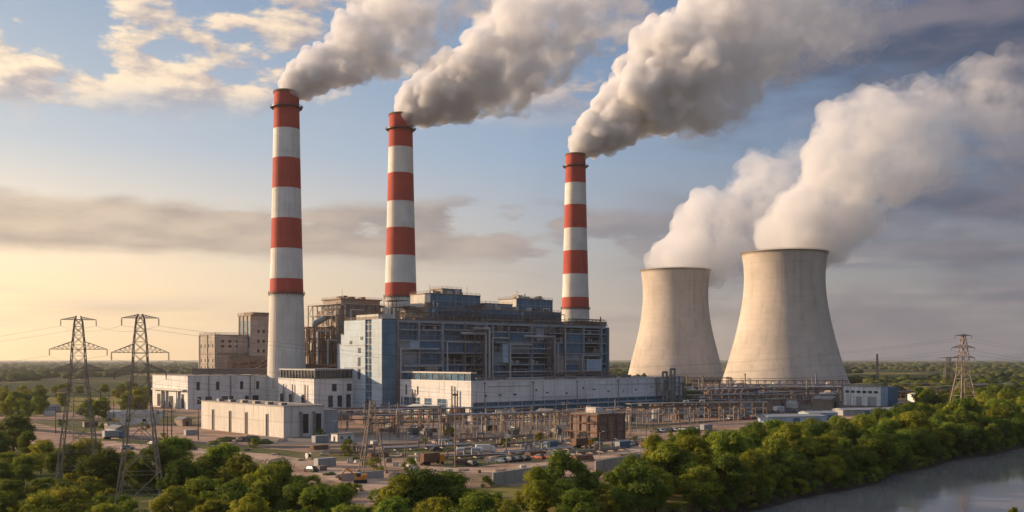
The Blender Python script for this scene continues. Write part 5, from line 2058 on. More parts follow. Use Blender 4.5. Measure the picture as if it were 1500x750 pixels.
def plume(name, origin, axis, radius, mat, label, cat, seed, voxel, lump=0.10):
    """axis, radius: lists over the way downwind; billows grow as the plume widens"""
    rng = random.Random(seed)
    S = np.array(axis, float)
    seg = np.linalg.norm(np.diff(S, axis=0), axis=1)
    cum = np.concatenate([[0], np.cumsum(seg)])
    L = cum[-1]
    pos = lambda s: Vector([float(np.interp(s, cum, S[:, k])) for k in range(3)])
    rad = lambda s: float(np.interp(s, cum, radius))
    V, F = [], []
    nv = 0
    def ball(c, r, big=True):
        nonlocal nv
        v, f = ICO2 if big else ICO1
        V.append(v * r + np.array(c)); F.append(f + nv); nv += len(v)
    s = rad(0) * 0.45
    while s < L:
        r = rad(s)
        c = pos(s)
        t = (pos(min(L, s + .5)) - pos(max(0, s - .5))).normalized()
        a = t.cross(Vector((0, 1, 0))).normalized()
        b = t.cross(a).normalized()
        j = Vector((rng.uniform(-1, 1), rng.uniform(-1, 1), rng.uniform(-1, 1))) * r * lump
        ball(c + j, r * 0.78)
        n = 9
        for i in range(n):
            w = 2 * math.pi * (i + rng.random()) / n
            q = (a * math.cos(w) + b * math.sin(w)) 
            rr = r * rng.choice((0.24, 0.34, 0.46) if lump < .15 else (0.28, 0.42, 0.58)) * rng.uniform(0.85, 1.15)
            cc = c + j + q * (r * rng.uniform(0.95, 1.06) - rr * 0.85) + t * (rng.uniform(-.25, .25) * r)
            ball(cc, rr)
            for _ in range(9):
                e = (q + Vector((rng.uniform(-1, 1), rng.uniform(-1, 1), rng.uniform(-1, 1))) * 0.9).normalized()
                r2 = rr * rng.uniform(0.20, 0.48)
                if r2 > voxel * 0.9:
                    ball(cc + e * rr * 0.86, r2, False)
        s += r * 0.33
    me = bpy.data.meshes.new(name)
    V = np.concatenate(V); F = np.concatenate(F)
    me.from_pydata(V.tolist(), [], F.tolist())
    o = bpy.data.objects.new(name, me)
    COL.objects.link(o)
    rm = o.modifiers.new('r', 'REMESH'); rm.mode = 'VOXEL'; rm.voxel_size = voxel
    sm = o.modifiers.new('s', 'SMOOTH'); sm.iterations = 2; sm.factor = 0.5
    dg = bpy.context.evaluated_depsgraph_get()
    m2 = bpy.data.meshes.new_from_object(o.evaluated_get(dg))
    o.modifiers.clear()
    o.data = m2
    bpy.data.meshes.remove(me)
    m2.name = name
    m2.materials.clear()
    m2.materials.append(mat)
    m2.polygons.foreach_set('use_smooth', [True] * len(m2.polygons))
    o.location = origin
    tag(o, label, cat)
    return o


def from_px(px, D, z0, upper, lower, yaw=0.0):
    """upper / lower outline of the plume in the photograph -> axis and radius in metres about the chimney top"""
    k = D / FPX
    x_0 = (px - 750) * k
    ax, rd = [], []
    for (ux, uy), (lx, ly) in zip(upper, lower):
        cx, cy_ = (ux + lx) / 2, (uy + ly) / 2
        w = math.hypot(ux - lx, uy - ly) / 2
        X = (cx - 750) * k - x_0
        ax.append((X, X * yaw, CAM_H + (527 - cy_) * k - z0))
        rd.append(w * k)
    return ax, rd


def smoke(ch, px, D, up, lo, dens, thin, mat_name, label, seed, voxel, puff, cat='smoke', yaw=0.0, name='smoke_plume', lump=0.11, girth=1.0, **kw):
    ax, rd = from_px(px, D, ch[1], up, lo, yaw)
    rd = [rd[0]] + [r * (1 + (girth - 1) * min(1, i / 2)) for i, r in enumerate(rd) if i]
    x1 = max(a[0] for a in ax)
    m = smoke_material(mat_name, dens, 0, x1, thin, puff, **kw)
    loc = at(px, D, ch[1])
    return plume(name, loc, ax, rd, m, label, cat, seed, voxel, lump)


smoke(CH1, 419.8, 640, [(406, 134), (411, 114), (426, 92), (452, 70), (482, 48), (513, 22), (540, -12), (580, -70), (630, -120)],
      [(436, 138), (446, 140), (466, 137), (500, 125), (552, 106), (606, 90), (650, 66), (700, 26), (750, -20)],
      0.30, 0.10, 'smoke_left', 'grey smoke plume trailing right from the tallest chimney', 1, 1.15, 0.075, wisp=.9)
smoke(CH2, 587, 730, [(573, 168), (577, 146), (594, 122), (625, 95), (655, 64), (690, 34), (730, 2), (790, -50), (850, -110)],
      [(602, 172), (613, 178), (640, 178), (688, 166), (738, 152), (800, 138), (850, 100), (920, 40), (1000, -20)],
      0.27, 0.10, 'smoke_middle', 'grey smoke plume trailing right from the middle chimney', 2, 1.25, 0.068, wisp=.9)
smoke(CH3, 843, 850, [(831, 226), (834, 206), (848, 178), (880, 138), (902, 92), (935, 48), (985, 8), (1040, -50), (1110, -120)],
      [(856, 229), (865, 230), (890, 224), (933, 204), (985, 188), (1056, 180), (1120, 136), (1230, 70), (1350, 0)],
      0.25, 0.10, 'smoke_right', 'broad white and grey smoke plume from the shortest chimney', 3, 1.45, 0.060, wisp=.9)
smoke(CT1, 989.3, 1325, [(946, 398), (957, 370), (985, 335), (1015, 300), (1058, 268), (1120, 250), (1200, 225)],
      [(1036, 398), (1050, 388), (1090, 375), (1130, 356), (1180, 338), (1240, 318), (1300, 300)],
      0.036, 0.13, 'steam_left', 'soft white steam plume drifting from the farther cooling tower', 4, 3.0, 0.026, 'steam', name='steam_plume', wisp=0.95, lump=.18, albedo=0.968, girth=1.0)
smoke(CT2, 1149, 1067, [(1092, 371), (1106, 342), (1136, 308), (1168, 262), (1180, 206), (1230, 176), (1290, 150), (1350, 112), (1430, 100), (1560, 80)],
      [(1205, 371), (1222, 362), (1258, 345), (1292, 318), (1330, 285), (1372, 262), (1420, 240), (1470, 215), (1540, 205), (1640, 190)],
      0.050, 0.06, 'steam_right', 'large warm white steam plume rising from the nearer cooling tower', 5, 2.8, 0.026, 'steam', name='steam_plume', wisp=0.97, lump=.18, albedo=0.940, girth=0.96)

# ================================================================== trees
def leaf_mat(name, a, b, trans=0.36):
    m, t, bs = new_mat(name)
    out = t.n['Material Output']
    c = t.node('ShaderNodeTexCoord').outputs['Object']
    info = t.node('ShaderNodeObjectInfo').outputs['Random']
    n1 = t.noise(c, 0.35, 3, 0.6)
    n2 = t.noise(c, 2.5, 2, 0.6)
    col = t.mix(t.ramp(n1, 0.36, 0.64), a, b)
    col = t.mix(1.0, col, t.ramp(n2, 0.3, 0.7, 0.72, 1.25, False), 'MULTIPLY')
    hsv = t.node('ShaderNodeHueSaturation')
    t.put(hsv.inputs['Hue'], t.ramp(info, 0, 1, 0.492, 0.522, False))
    t.put(hsv.inputs['Value'], t.ramp(t.math('FRACT', t.math('MULTIPLY', info, 7.31)), 0, 1, 0.75, 1.25, False))
    t.put(hsv.inputs['Color'], col)
    t.put(bs.inputs['Base Color'], hsv.outputs[0])
    bs.inputs['Roughness'].default_value = 0.75
    bs.inputs['Specular IOR Level'].default_value = 0.12
    tr = t.node('ShaderNodeBsdfTranslucent')
    t.put(tr.inputs['Color'], t.mix(1.0, hsv.outputs[0], (1.5, 1.35, 0.6), 'MULTIPLY'))
    mx = t.node('ShaderNodeMixShader')
    mx.inputs[0].default_value = trans
    t.l.new(bs.outputs[0], mx.inputs[1]); t.l.new(tr.outputs[0], mx.inputs[2])
    t.l.new(mx.outputs[0], out.inputs['Surface'])
    return m


LEAF = {'green': leaf_mat('green_leaves', (0.120, 0.165, 0.020), (0.215, 0.245, 0.030)),
        'olive': leaf_mat('olive_leaves', (0.175, 0.190, 0.020), (0.265, 0.265, 0.032)),
        'gold': leaf_mat('yellow_green_leaves', (0.165, 0.168, 0.018), (0.235, 0.22, 0.024)),
        'dark': leaf_mat('dark_leaves', (0.072, 0.105, 0.015), (0.125, 0.158, 0.022))}


def tree_meshes(seed, h, w, leaf, n_leaf, lf, low=0.12, lobes=27):
    """crown mesh and trunk mesh of one tree; crown made of leaf clumps spread through uneven lobes"""
    rs = np.random.RandomState(seed)
    rng = random.Random(seed)
    L = []
    for i in range(lobes):
        a = rng.uniform(0, 2 * math.pi)
        f = (i + 0.5) / lobes
        z = h * (low + 0.10 + (0.80 - low) * f)
        env = math.sin(math.pi * min(1, max(0.0, (z / h - low) / (1.06 - low))) ** 0.75)
        rr = w * 0.5 * env * rng.uniform(0.40, 0.95)
        lr = w * rng.uniform(0.09, 0.21)
        L.append((rr * math.cos(a), rr * math.sin(a), z, lr, lr * rng.uniform(0.7, 0.95)))
    L.append((rng.uniform(-.05, .05) * w, rng.uniform(-.05, .05) * w, h * 0.84, w * .20, h * .16))
    wts = np.array([l[3] ** 2 for l in L]); wts /= wts.sum()
    idx = rs.choice(len(L), n_leaf, p=wts)
    LL = np.array(L)[idx]
    dvec = rs.normal(size=(n_leaf, 3)); dvec /= np.linalg.norm(dvec, axis=1)[:, None]
    rad = rs.uniform(0.2, 1.0, n_leaf) ** 0.28
    # uneven outline: sub-clumps push the leaves in and out
    bump = 1 + 0.30 * np.sin(dvec[:, 0] * 5.1 + LL[:, 0] * 3) * np.sin(dvec[:, 1] * 4.7 + LL[:, 1] * 2) + 0.16 * np.sin(dvec[:, 2] * 7 + LL[:, 2] * 5) + rs.normal(0, .07, n_leaf)
    c = LL[:, :3] + dvec * (rad * bump)[:, None] * np.stack([LL[:, 3], LL[:, 3], LL[:, 4]], 1)
    # leaf clump: a bent quad, facing loosely outward
    nrm = dvec + rs.normal(0, 0.42, (n_leaf, 3)) + np.array([0, 0, 0.25]); nrm /= np.linalg.norm(nrm, axis=1)[:, None]
    ref = rs.normal(size=(n_leaf, 3))
    s = np.cross(nrm, ref); s /= np.linalg.norm(s, axis=1)[:, None]
    t = np.cross(nrm, s)
    sz = lf * 0.68 * rs.uniform(0.55, 1.35, n_leaf)[:, None]
    q = np.stack([c - s * sz * .5, c - t * sz * .32 + nrm * sz * .10, c + s * sz * .55, c + t * sz * .32 + nrm * sz * .10], 1).reshape(-1, 3)
    me = bpy.data.meshes.new('crown')
    me.vertices.add(len(q)); me.vertices.foreach_set('co', q.ravel())
    me.loops.add(len(q)); me.loops.foreach_set('vertex_index', np.arange(len(q), dtype=np.int32))
    me.polygons.add(n_leaf); me.polygons.foreach_set('loop_start', np.arange(0, len(q), 4, dtype=np.int32))
    me.polygons.foreach_set('loop_total', np.full(n_leaf, 4, dtype=np.int32))
    me.materials.append(LEAF[leaf])
    me.update(calc_edges=True)
    mb = MB()
    top = h * 0.62
    pts = [Vector((0, 0, -0.4))]
    for k in range(1, 5):
        pts.append(Vector((rng.uniform(-.25, .25) * k * .4, rng.uniform(-.25, .25) * k * .4, top * k / 4)))
    r0 = 0.028 * h
    for k in range(4):
        mb.tube(pts[k], pts[k + 1], r0 * (1 - k * .2), r0 * (1 - (k + 1) * .2), 7)
    for l in L[::2]:
        z = min(max(l[2] * 0.55, h * .2), top)
        f = z / top * 4
        k = min(3, int(f))
        p = pts[k].lerp(pts[k + 1], f - k)
        mb.tube(p, Vector(l[:3]), r0 * .38, r0 * .10, 5)
    tm = mb.mesh('trunk', M['bark'])
    return me, tm


TREE_PROTO = {}
for i, (leaf, h, w, nl, lf) in enumerate([
        ('green', 11.5, 11.0, 17712, 0.62), ('green', 13.0, 10.0, 17712, 0.62), ('olive', 11.0, 11.5, 17712, 0.62),
        ('olive', 12.5, 10.0, 16848, 0.60), ('gold', 9.5, 9.5, 15552, 0.56), ('gold', 11.0, 10.5, 16416, 0.58),
        ('dark', 12.0, 11.5, 17712, 0.64), ('dark', 10.5, 11.0, 16848, 0.62), ('green', 9.0, 10.5, 15552, 0.60), ('olive', 8.5, 9.0, 14256, 0.56)]):
    TREE_PROTO.setdefault(leaf, []).append(tree_meshes(100 + i, h, w, leaf, nl, lf))
BUSH = {k: tree_meshes(300 + i, 4.0, 5.6, k, 3000, 0.42, low=-0.05, lobes=9) for i, k in enumerate(('green', 'olive', 'gold', 'dark'))}
LEAF_WORD = {'green': 'mid green', 'olive': 'olive green', 'gold': 'yellow green', 'dark': 'dark green'}
trng = random.Random(77)


def tree(x, y, leaf, s, label, group, z=0.0, sz=1.0, bush=False, name=None):
    cm, tm = BUSH[leaf] if bush else trng.choice(TREE_PROTO[leaf])
    o = thing(name or ('bush' if bush else 'tree'), label, 'bush' if bush else 'tree', (x, y, z), trng.uniform(0, 6.28), group)
    o.scale = (s, s, s * sz)
    for nm, me in (('crown', cm), ('trunk', tm)):
        c_ = bpy.data.objects.new(nm, me)
        COL.objects.link(c_)
        c_.parent = o
    return o


MASS = []


def far_tree(x, y, leaf, s, z=0.0):
    MASS.append((trng.choice(TREE_PROTO[leaf])[0], leaf, x, y, z, s, trng.uniform(0, 6.28)))


def build_mass(name, label):
    co, mi = [], []
    order = list(LEAF)
    for me, leaf, x, y, z, s, a in MASS:
        v = np.empty(len(me.vertices) * 3, np.float32); me.vertices.foreach_get('co', v)
        v = v.reshape(-1, 4, 3)[::3]
        c_ = v.mean(1, keepdims=True)
        v = (c_ + (v - c_) * 1.65).reshape(-1, 3) * s
        ca, sa = math.cos(a), math.sin(a)
        co.append(np.stack([v[:, 0] * ca - v[:, 1] * sa + x, v[:, 0] * sa + v[:, 1] * ca + y, v[:, 2] + z], 1))
        mi.append(np.full(len(v) // 4, order.index(leaf), np.int32))
    q = np.concatenate(co).astype(np.float32); mi = np.concatenate(mi); n_ = len(mi)
    me = bpy.data.meshes.new(name)
    me.vertices.add(len(q)); me.vertices.foreach_set('co', q.ravel())
    me.loops.add(len(q)); me.loops.foreach_set('vertex_index', np.arange(len(q), dtype=np.int32))
    me.polygons.add(n_); me.polygons.foreach_set('loop_start', np.arange(0, len(q), 4, dtype=np.int32))
    me.polygons.foreach_set('loop_total', np.full(n_, 4, dtype=np.int32))
    for k in order:
        me.materials.append(LEAF[k])
    me.polygons.foreach_set('material_index', mi)
    me.update(calc_edges=True)
    o = bpy.data.objects.new(name, me); COL.objects.link(o)
    return tag(o, label, 'trees', kind='stuff')


def pick(ws):
    return trng.choices(('green', 'olive', 'gold', 'dark'), ws)[0]


# --- the belt along the river bank, from the camera's foot to the right edge
placed_trees = []


def free(x, y, r):
    for (a, b, c_) in placed_trees:
        if (a - x) ** 2 + (b - y) ** 2 < (0.5 * (r + c_)) ** 2:
            return False
    placed_trees.append((x, y, r))
    return True


PYLONS = [(at(1411, 497), 0), (at(1389, 900), 0), (at(205, 196), 0), (at(115, 239), 0)]


def clear_of_pylons(x, y, r=5.5):
    return all((x - p[0][0]) ** 2 + (y - p[0][1]) ** 2 > r * r for p in PYLONS)


ROWS = [(-4.0, 'on the water\'s edge of the river belt', 'trees on the water\'s edge'),
        (-13.0, 'in the second row back from the river', 'trees in the second row of the river belt'),
        (-23.0, 'in the middle of the dense river belt', 'trees in the middle of the river belt'),
        (-33.0, 'on the plant side of the river belt', 'trees on the plant side of the river belt'),
        (-46.0, 'on the wide right part of the belt, by the pylon', 'trees by the river belt pylon'),
        (-60.0, 'on the wide right part of the belt, behind the pylon', 'trees behind the river belt pylon')]
count = 0
for ri, (w0, where, grp) in enumerate(ROWS):
    t_ = -52.0 + ri * 4
    while t_ < 560:
        keep = True
        w = w0 + trng.uniform(-3.5, 3.0)
        if ri == 3 and t_ < 35: keep = False
        if ri >= 4 and t_ < 175 + (ri - 4) * 45: keep = False
        if ri == 2 and t_ < -8: keep = False
        x, y = bank(t_, w)
        px = 750 + x / y * FPX if y > 30 else -1
        if px > 1560 or px < 560 or y < 120: keep = False
        s = trng.uniform(0.62, 1.22) * (0.80 if ri == 0 else 1.0)
        if keep:
            ytop = float(np.interp(px, (560, 690, 760, 850, 900, 940, 1000, 1080, 1230, 1330, 1400, 1500), (735, 724, 708, 694, 692, 655, 632, 622, 612, 592, 582, 566)))
            s = min(s, (CAM_H - (ytop - 527) * y / FPX) / 11.6)
            keep = s > 0.36
        if keep and clear_of_pylons(x, y) and free(x, y, 5.9 * s):
            lf = pick((3, 3, 1.6, 3.2) if ri else (3, 1.5, .6, 4))
            far = 'far ' if t_ > 250 else ''
            if t_ > 285:
                far_tree(x, y, lf, s, -.3)
            else:
                tree(x, y, lf, s, '%s%s tree %s' % (far, LEAF_WORD[lf], where), ('far ' if far else '') + LEAF_WORD[lf] + ' ' + grp, -0.3 if ri else -0.8)
            count += 1
        t_ += trng.uniform(4.6, 7.2) * (1.0 if t_ < 280 else 1.5)
# low bushes overhanging the water
t_ = -20.0
while t_ < 420:
    x, y = bank(t_, 0.3 + trng.uniform(-1.2, .8))
    px = 750 + x / y * FPX
    if 700 < px < 1540:
        lf = pick((3, 2, .8, 3))
        tree(x, y, lf, trng.uniform(0.6, 1.05), '%s bush overhanging the river water' % LEAF_WORD[lf], LEAF_WORD[lf] + ' bushes over the river', -1.9, 1.0, True)
    t_ += trng.uniform(5, 9)
# undergrowth filling the belt
for k in range(110):
    t_ = trng.uniform(-50, 330)
    x, y = bank(t_, trng.uniform(-34, -3))
    px = 750 + x / y * FPX
    if 680 < px < 1540 and y > 140:
        lf = pick((3, 2, .6, 4))
        tree(x, y, lf, trng.uniform(.7, 1.1), '%s bush in the undergrowth of the river belt' % LEAF_WORD[lf], LEAF_WORD[lf] + ' bushes in the river belt', 0, 1, True)
# the clumps in front of the yard and at the lower left: (pixel x, pixel y of the top, distance, colour, label)
def front(px, py_top, D, leaf, label, wide=1.0, group=None):
    x = (px - 750) * D / FPX
    h = CAM_H - (py_top - 527) * D / FPX
    s = h / 11.3
    placed_trees.append((x, D, 8 * s))
    o = tree(x, D, leaf, s * wide, label, group, 0.0, 1.0 / wide)
    return o


FRONT = [
    (962, 642, 246, 'olive', 'round olive tree at the yard corner right of the brick block', 1.1),
    (992, 646, 250, 'green', 'green tree right of the round olive one at the yard corner', 1.0),
    (620, 693, 176, 'dark', 'dark rounded tree in the middle of the lone front clump', 1.15),
    (585, 700, 171, 'olive', 'olive tree at the left end of the lone front clump', 1.1),
    (655, 698, 178, 'dark', 'dark tree at the right end of the lone front clump', 1.1),
    (640, 716, 160, 'gold', 'yellow green tree in front of the lone dark clump', 1.1),
    (700, 722, 158, 'green', 'green tree at the bottom edge right of the lone clump', 1.1),
    (735, 712, 166, 'olive', 'olive tree at the bottom edge where the river belt begins', 1.1),
    (580, 738, 152, 'green', 'green tree cut by the bottom edge below the lone clump', 1.2),
    (510, 740, 155, 'green', 'green tree cut by the bottom edge at the dirt road bend', 1.2),
    (830, 668, 200, 'dark', 'dark tree rising alone above the yard side of the belt', .95),
    (790, 690, 190, 'olive', 'olive tree left of the dark one over the yard wall', 1.05),
    (410, 676, 188, 'green', 'tall green tree left of the dirt road', .9),
    (385, 690, 182, 'olive', 'olive tree left of the tall green one by the dirt road', 1.0),
    (440, 700, 178, 'dark', 'dark tree on the left edge of the dirt road', 1.0),
    (485, 708, 176, 'dark', 'rounded dark tree nearest the dirt road bend', 1.1),
    (460, 722, 165, 'green', 'green tree in front of the rounded dark ones by the road', 1.1),
    (330, 660, 205, 'green', 'tall green tree in the middle of the lower left grove', .9),
    (300, 668, 200, 'dark', 'dark tree beside the tall green one in the left grove', 1.0),
    (355, 672, 196, 'olive', 'olive tree right of the tall green one in the left grove', .95),
    (275, 680, 192, 'dark', 'dark tree right behind the front pylon', 1.0),
    (255, 648, 232, 'green', 'green tree behind the front pylon, right side', .95),
    (225, 655, 226, 'dark', 'dark tree between the legs of the front pylon', 1.0),
    (185, 646, 240, 'olive', 'olive tree between the two left pylons', 1.0),
    (150, 655, 232, 'dark', 'dark tree right of the farther left pylon', 1.05),
    (128, 640, 252, 'gold', 'yellow green tree behind the farther left pylon', 1.05),
    (95, 655, 250, 'dark', 'dark tree at the foot of the farther left pylon', 1.1),
    (60, 645, 262, 'olive', 'olive tree left of the farther left pylon', 1.1),
    (20, 612, 318, 'dark', 'large dark tree near the left edge, farthest of the left grove', 1.2),
    (-8, 622, 310, 'green', 'green tree cut by the left edge behind the grove', 1.2),
    (42, 636, 300, 'green', 'green tree in front of the large dark one at the left', 1.1),
    (10, 652, 258, 'olive', 'olive tree near the left edge, second row', 1.1),
    (35, 668, 238, 'green', 'green tree near the left edge, third row', 1.1),
    (-5, 680, 222, 'dark', 'dark tree cut by the left edge, third row', 1.2),
    (20, 694, 205, 'green', 'green tree near the left edge, fourth row', 1.2),
    (100, 712, 176, 'gold', 'large yellow green tree at the bottom left in front', 1.35),
    (60, 722, 172, 'gold', 'smaller yellow green tree left of the large one in front', 1.2),
    (150, 724, 170, 'olive', 'olive tree right of the large yellow one in front', 1.2),
    (5, 728, 168, 'green', 'green tree in the bottom left corner', 1.2),
    (255, 718, 176, 'olive', 'low olive tree right of the front pylon foot', 1.2),
    (310, 722, 170, 'gold', 'yellow green tree at the bottom edge right of the front pylon', 1.2),
    (365, 730, 164, 'olive', 'olive tree at the bottom edge below the left grove', 1.2),
    (415, 736, 160, 'green', 'green tree at the bottom edge below the dirt road', 1.2),
    (300, 700, 185, 'green', 'green tree in front of the dark one in the left grove', 1.1),
    (345, 700, 180, 'dark', 'dark tree low in the middle of the left grove', 1.1),
    (1485, 742, 190, 'gold', 'yellow green treetop on the near river bank, bottom right', .9),
    (1462, 752, 186, 'olive', 'olive treetop on the near river bank, bottom right', .9),
]
for px, py, D, lf, lb, wd in FRONT:
    front(px, py, D, lf, lb, wd)
# undergrowth at the lower left
for k in range(105):
    px = trng.uniform(-20, 560) if k < 90 else trng.uniform(560, 740)
    D = trng.uniform(172, 238)
    x = (px - 750) * D / FPX
    if not clear_of_pylons(x, D, 3.5):
        continue
    lf = pick((3, 2.5, 1.5, 2))
    grp = 'left grove' if px < 330 else 'dirt road' if px < 560 else 'lone front clump'
    tree(x, D, lf, trng.uniform(.6, 1.1), '%s bush in the undergrowth by the %s' % (LEAF_WORD[lf], grp), '%s bushes by the %s' % (LEAF_WORD[lf], grp), 0, 1, True)
# scattered bushes on the verges of the yard
for px, py in ((508, 664), (505, 668), (512, 660), (620, 650), (790, 646), (742, 655), (872, 652), (930, 648), (330, 662), (372, 656), (240, 645), (600, 690), (548, 690), (660, 640), (210, 630), (150, 628), (90, 624), (470, 640), (980, 640)):
    x, y, _ = G(px, py)
    lf = pick((2, 3, 1, 3))
    tree(x, y, lf, trng.uniform(.5, .95), '%s bush on the open verge of the yard' % LEAF_WORD[lf], LEAF_WORD[lf] + ' bushes on the verge', 0, 1, True)
# rows of trees behind the works, right of the cooling towers and at the left
def behind(px0, px1, D0, D1, n, where, grp, s0, s1, ws):
    for _ in range(n):
        px = trng.uniform(px0, px1); D = trng.uniform(D0, D1)
        lf = pick(ws)
        far_tree((px - 750) * D / FPX, D, lf, trng.uniform(s0, s1))


behind(1345, 1520, 560, 900, 70, 'beyond the belt, between pylon and far plain', 'trees beyond the belt', .8, 1.2, (2, 3, .6, 3))
behind(-420, 225, 480, 900, 130, 'on the far side of the yard at the left edge', 'trees at the far left of the yard', .7, 1.1, (3, 3, 2, 2))

build_mass('far_trees', 'mass of trees far along the river belt and beyond the yard')

# ---------------------------------------------------------------- the far woods: one mass to the horizon
rs = np.random.RandomState(5)
bv, bf = ICO1
def woods(n, dmin, dmax, pxa, pxb, size, name, label, leaf, keep):
    Vs, Fs = [], []
    nv = 0
    for _ in range(n):
        D = dmin * (dmax / dmin) ** rs.rand()
        px = rs.uniform(pxa, pxb)
        x = (px - 750) * D / FPX
        if not keep(x, D, px):
            continue
        # clumpy cover: skip the clearings
        if mnoise.noise(Vector((x * 0.0022, D * 0.0011, 3.3))) < -0.06 - 0.14 * (D > 3000):
            continue
        k = 1.0 + D / 2500.0
        r = size * rs.uniform(0.6, 1.25) * k
        jit = 1 + rs.normal(0, 0.16, (len(bv), 1))
        h = rs.uniform(0.8, 1.25) * 0.8 / k ** 0.75
        v = bv * jit * np.array([r, r, r * h]) + np.array([x, D, r * h * 0.55])
        Vs.append(v); Fs.append(bf + nv); nv += len(v)
    V = np.concatenate(Vs); F = np.concatenate(Fs).astype(np.int32)
    me = bpy.data.meshes.new(name)
    me.vertices.add(len(V)); me.vertices.foreach_set('co', V.ravel().astype(np.float32))
    me.loops.add(F.size); me.loops.foreach_set('vertex_index', F.ravel())
    me.polygons.add(len(F)); me.polygons.foreach_set('loop_start', np.arange(0, F.size, 3, dtype=np.int32))
    me.polygons.foreach_set('loop_total', np.full(len(F), 3, dtype=np.int32))
    me.materials.append(leaf)
    me.update(calc_edges=True)
    o = bpy.data.objects.new(name, me)
    COL.objects.link(o)
    return tag(o, label, 'forest', kind='stuff')


m, t, bs = new_mat('far_foliage')
c = t.node('ShaderNodeTexCoord').outputs['Object']
n1 = t.noise(c, 0.004, 4, 0.6); n2 = t.noise(c, 0.05, 4, 0.65); n3 = t.noise(c, 0.35, 4, 0.7)
col = t.mix(t.ramp(n1, 0.40, 0.62), (0.040, 0.055, 0.018), (0.080, 0.088, 0.026))
col = t.mix(t.ramp(n2, 0.40, 0.68, 0, .75), col, (0.105, 0.105, 0.030))
col = t.mix(1.0, col, t.ramp(n3, 0.3, 0.7, 0.45, 1.4, False), 'MULTIPLY')
t.put(bs.inputs['Base Color'], col)
bs.inputs['Roughness'].default_value = 1.0
bs.inputs['Specular IOR Level'].default_value = 0.05
b_ = t.node('ShaderNodeBump'); b_.inputs['Strength'].default_value = 0.9; b_.inputs['Distance'].default_value = 2.0
t.put(b_.inputs['Height'], n3); t.put(bs.inputs['Normal'], b_.outputs[0])
M['far_foliage'] = m
def keep_right(x, D, px):
    if D < 1250 and px < 1270: return False
    if bank_w(x, D) > -75 and bank_w(x, D) < 75: return False
    return True
def keep_left(x, D, px):
    if D < 1500 and px > 235 and px < 760: return False
    if D < 1000 and mnoise.noise(Vector((x * .006, D * .003, 9.1))) < -0.05: return False
    return True
woods(6200, 780, 9000, 1150, 1800, 6.5, 'distant_woods', 'distant green woods stretching right of the cooling towers to the horizon', M['far_foliage'], keep_right)
woods(6600, 640, 9000, -420, 1010, 6.0, 'distant_woods', 'distant hazy woods and fields behind the plant, left to the horizon', M['far_foliage'], keep_left)

# ================================================================== lattice pylons and cables
def pylon(px, D, H, base, arms, waist, label, rz, thick=0.22, bracing=1.0, z_base=0.0, name='pylon'):
    """arms: (height, half length, depth); waist: (height, half width) pairs from the ground up"""
    root = thing(name, label, 'pylon', at(px, D, z_base), rz)
    zs = [w[0] for w in waist]; hw = [w[1] for w in waist]
    half = lambda z: float(np.interp(z, zs, hw))
    for sx in (-1, 1):
        for sy in (-1, 1):
            mb = MB()
            for a, b in zip(zs[:-1], zs[1:]):
                mb.bar((sx * half(a), sy * half(a), a), (sx * half(b), sy * half(b), b), thick * (1.6 if a < H * .4 else 1.0))
            mb.box(sx * half(0) - .5, sx * half(0) + .5, sy * half(0) - .5, sy * half(0) + .5, -.3, .5)
            mb.build('leg', M['pylon_steel'], root)
    lv = [0.0]
    while lv[-1] < H - 1.0:
        lv.append(min(H, lv[-1] + max(1.5, half(lv[-1]) * 1.75 * bracing)))
    mb = MB()
    t = thick * .52
    for a, b in zip(lv[:-1], lv[1:]):
        A, Bh = half(a), half(b)
        for (p, q) in (((-1, -1), (1, -1)), ((1, -1), (1, 1)), ((1, 1), (-1, 1)), ((-1, 1), (-1, -1))):
            P0, P1 = (p[0] * A, p[1] * A, a), (q[0] * A, q[1] * A, a)
            Q0, Q1 = (p[0] * Bh, p[1] * Bh, b), (q[0] * Bh, q[1] * Bh, b)
            mb.bar(P0, Q1, t); mb.bar(P1, Q0, t); mb.bar(Q0, Q1, t)
            if a < H * .3:
                c0 = tuple((u + v) / 2 for u, v in zip(P0, Q0)); c1 = tuple((u + v) / 2 for u, v in zip(P1, Q1))
                X = tuple((u + v) / 2 for u, v in zip(P0, Q1))
                mb.bar(c0, X, t * .8); mb.bar(c1, X, t * .8)
    mb.build('bracing', M['pylon_steel'], root)
    tips = []
    for (z, L, dp) in arms:
        mb = MB()
        w = half(z)
        ta = thick * .6
        for s in (-1, 1):
            tip = (s * L, 0, z)
            for sy in (-1, 1):
                mb.bar((s * w, sy * w, z), tip, ta)
                mb.bar((s * half(z + dp), sy * half(z + dp), z + dp), tip, ta)
                n = 5
                for k in range(1, n):
                    f, g = k / n, (k + .5) / n
                    lo = (s * (w + (L - w) * f), sy * w * (1 - f), z)
                    up = (s * (half(z + dp) + (L - half(z + dp)) * f), sy * half(z + dp) * (1 - f), z + dp * (1 - f))
                    mb.bar(lo, up, ta * .6)
                    lo2 = (s * (w + (L - w) * (k - 1) / n), sy * w * (1 - (k - 1) / n), z)
                    mb.bar(lo2, up, ta * .6)
            mb.bar((s * w, -w, z), (s * w, w, z), ta)
            tips.append((s * L * .985, 0, z - 1.5))
        mb.bar((-w, -w, z), (w, -w, z), ta).bar((-w, w, z), (w, w, z), ta)
        arm = mb.build('crossarm', M['pylon_steel'], root)
        for s in (-1, 1):
            ins = MB().tube((s * L * .985, 0, z), (s * L * .985, 0, z - 1.5), .06, .06, 6)
            for q in range(6):
                ins.tube((s * L * .985, 0, z - .25 - q * .2), (s * L * .985, 0, z - .33 - q * .2), .17, .17, 8)
            ins.build('insulator', M['porcelain'], arm)
    mat = Matrix.Translation(Vector(at(px, D, z_base))) @ Matrix.Rotation(rz, 4, 'Z')
    return [mat @ Vector(p) for p in tips]


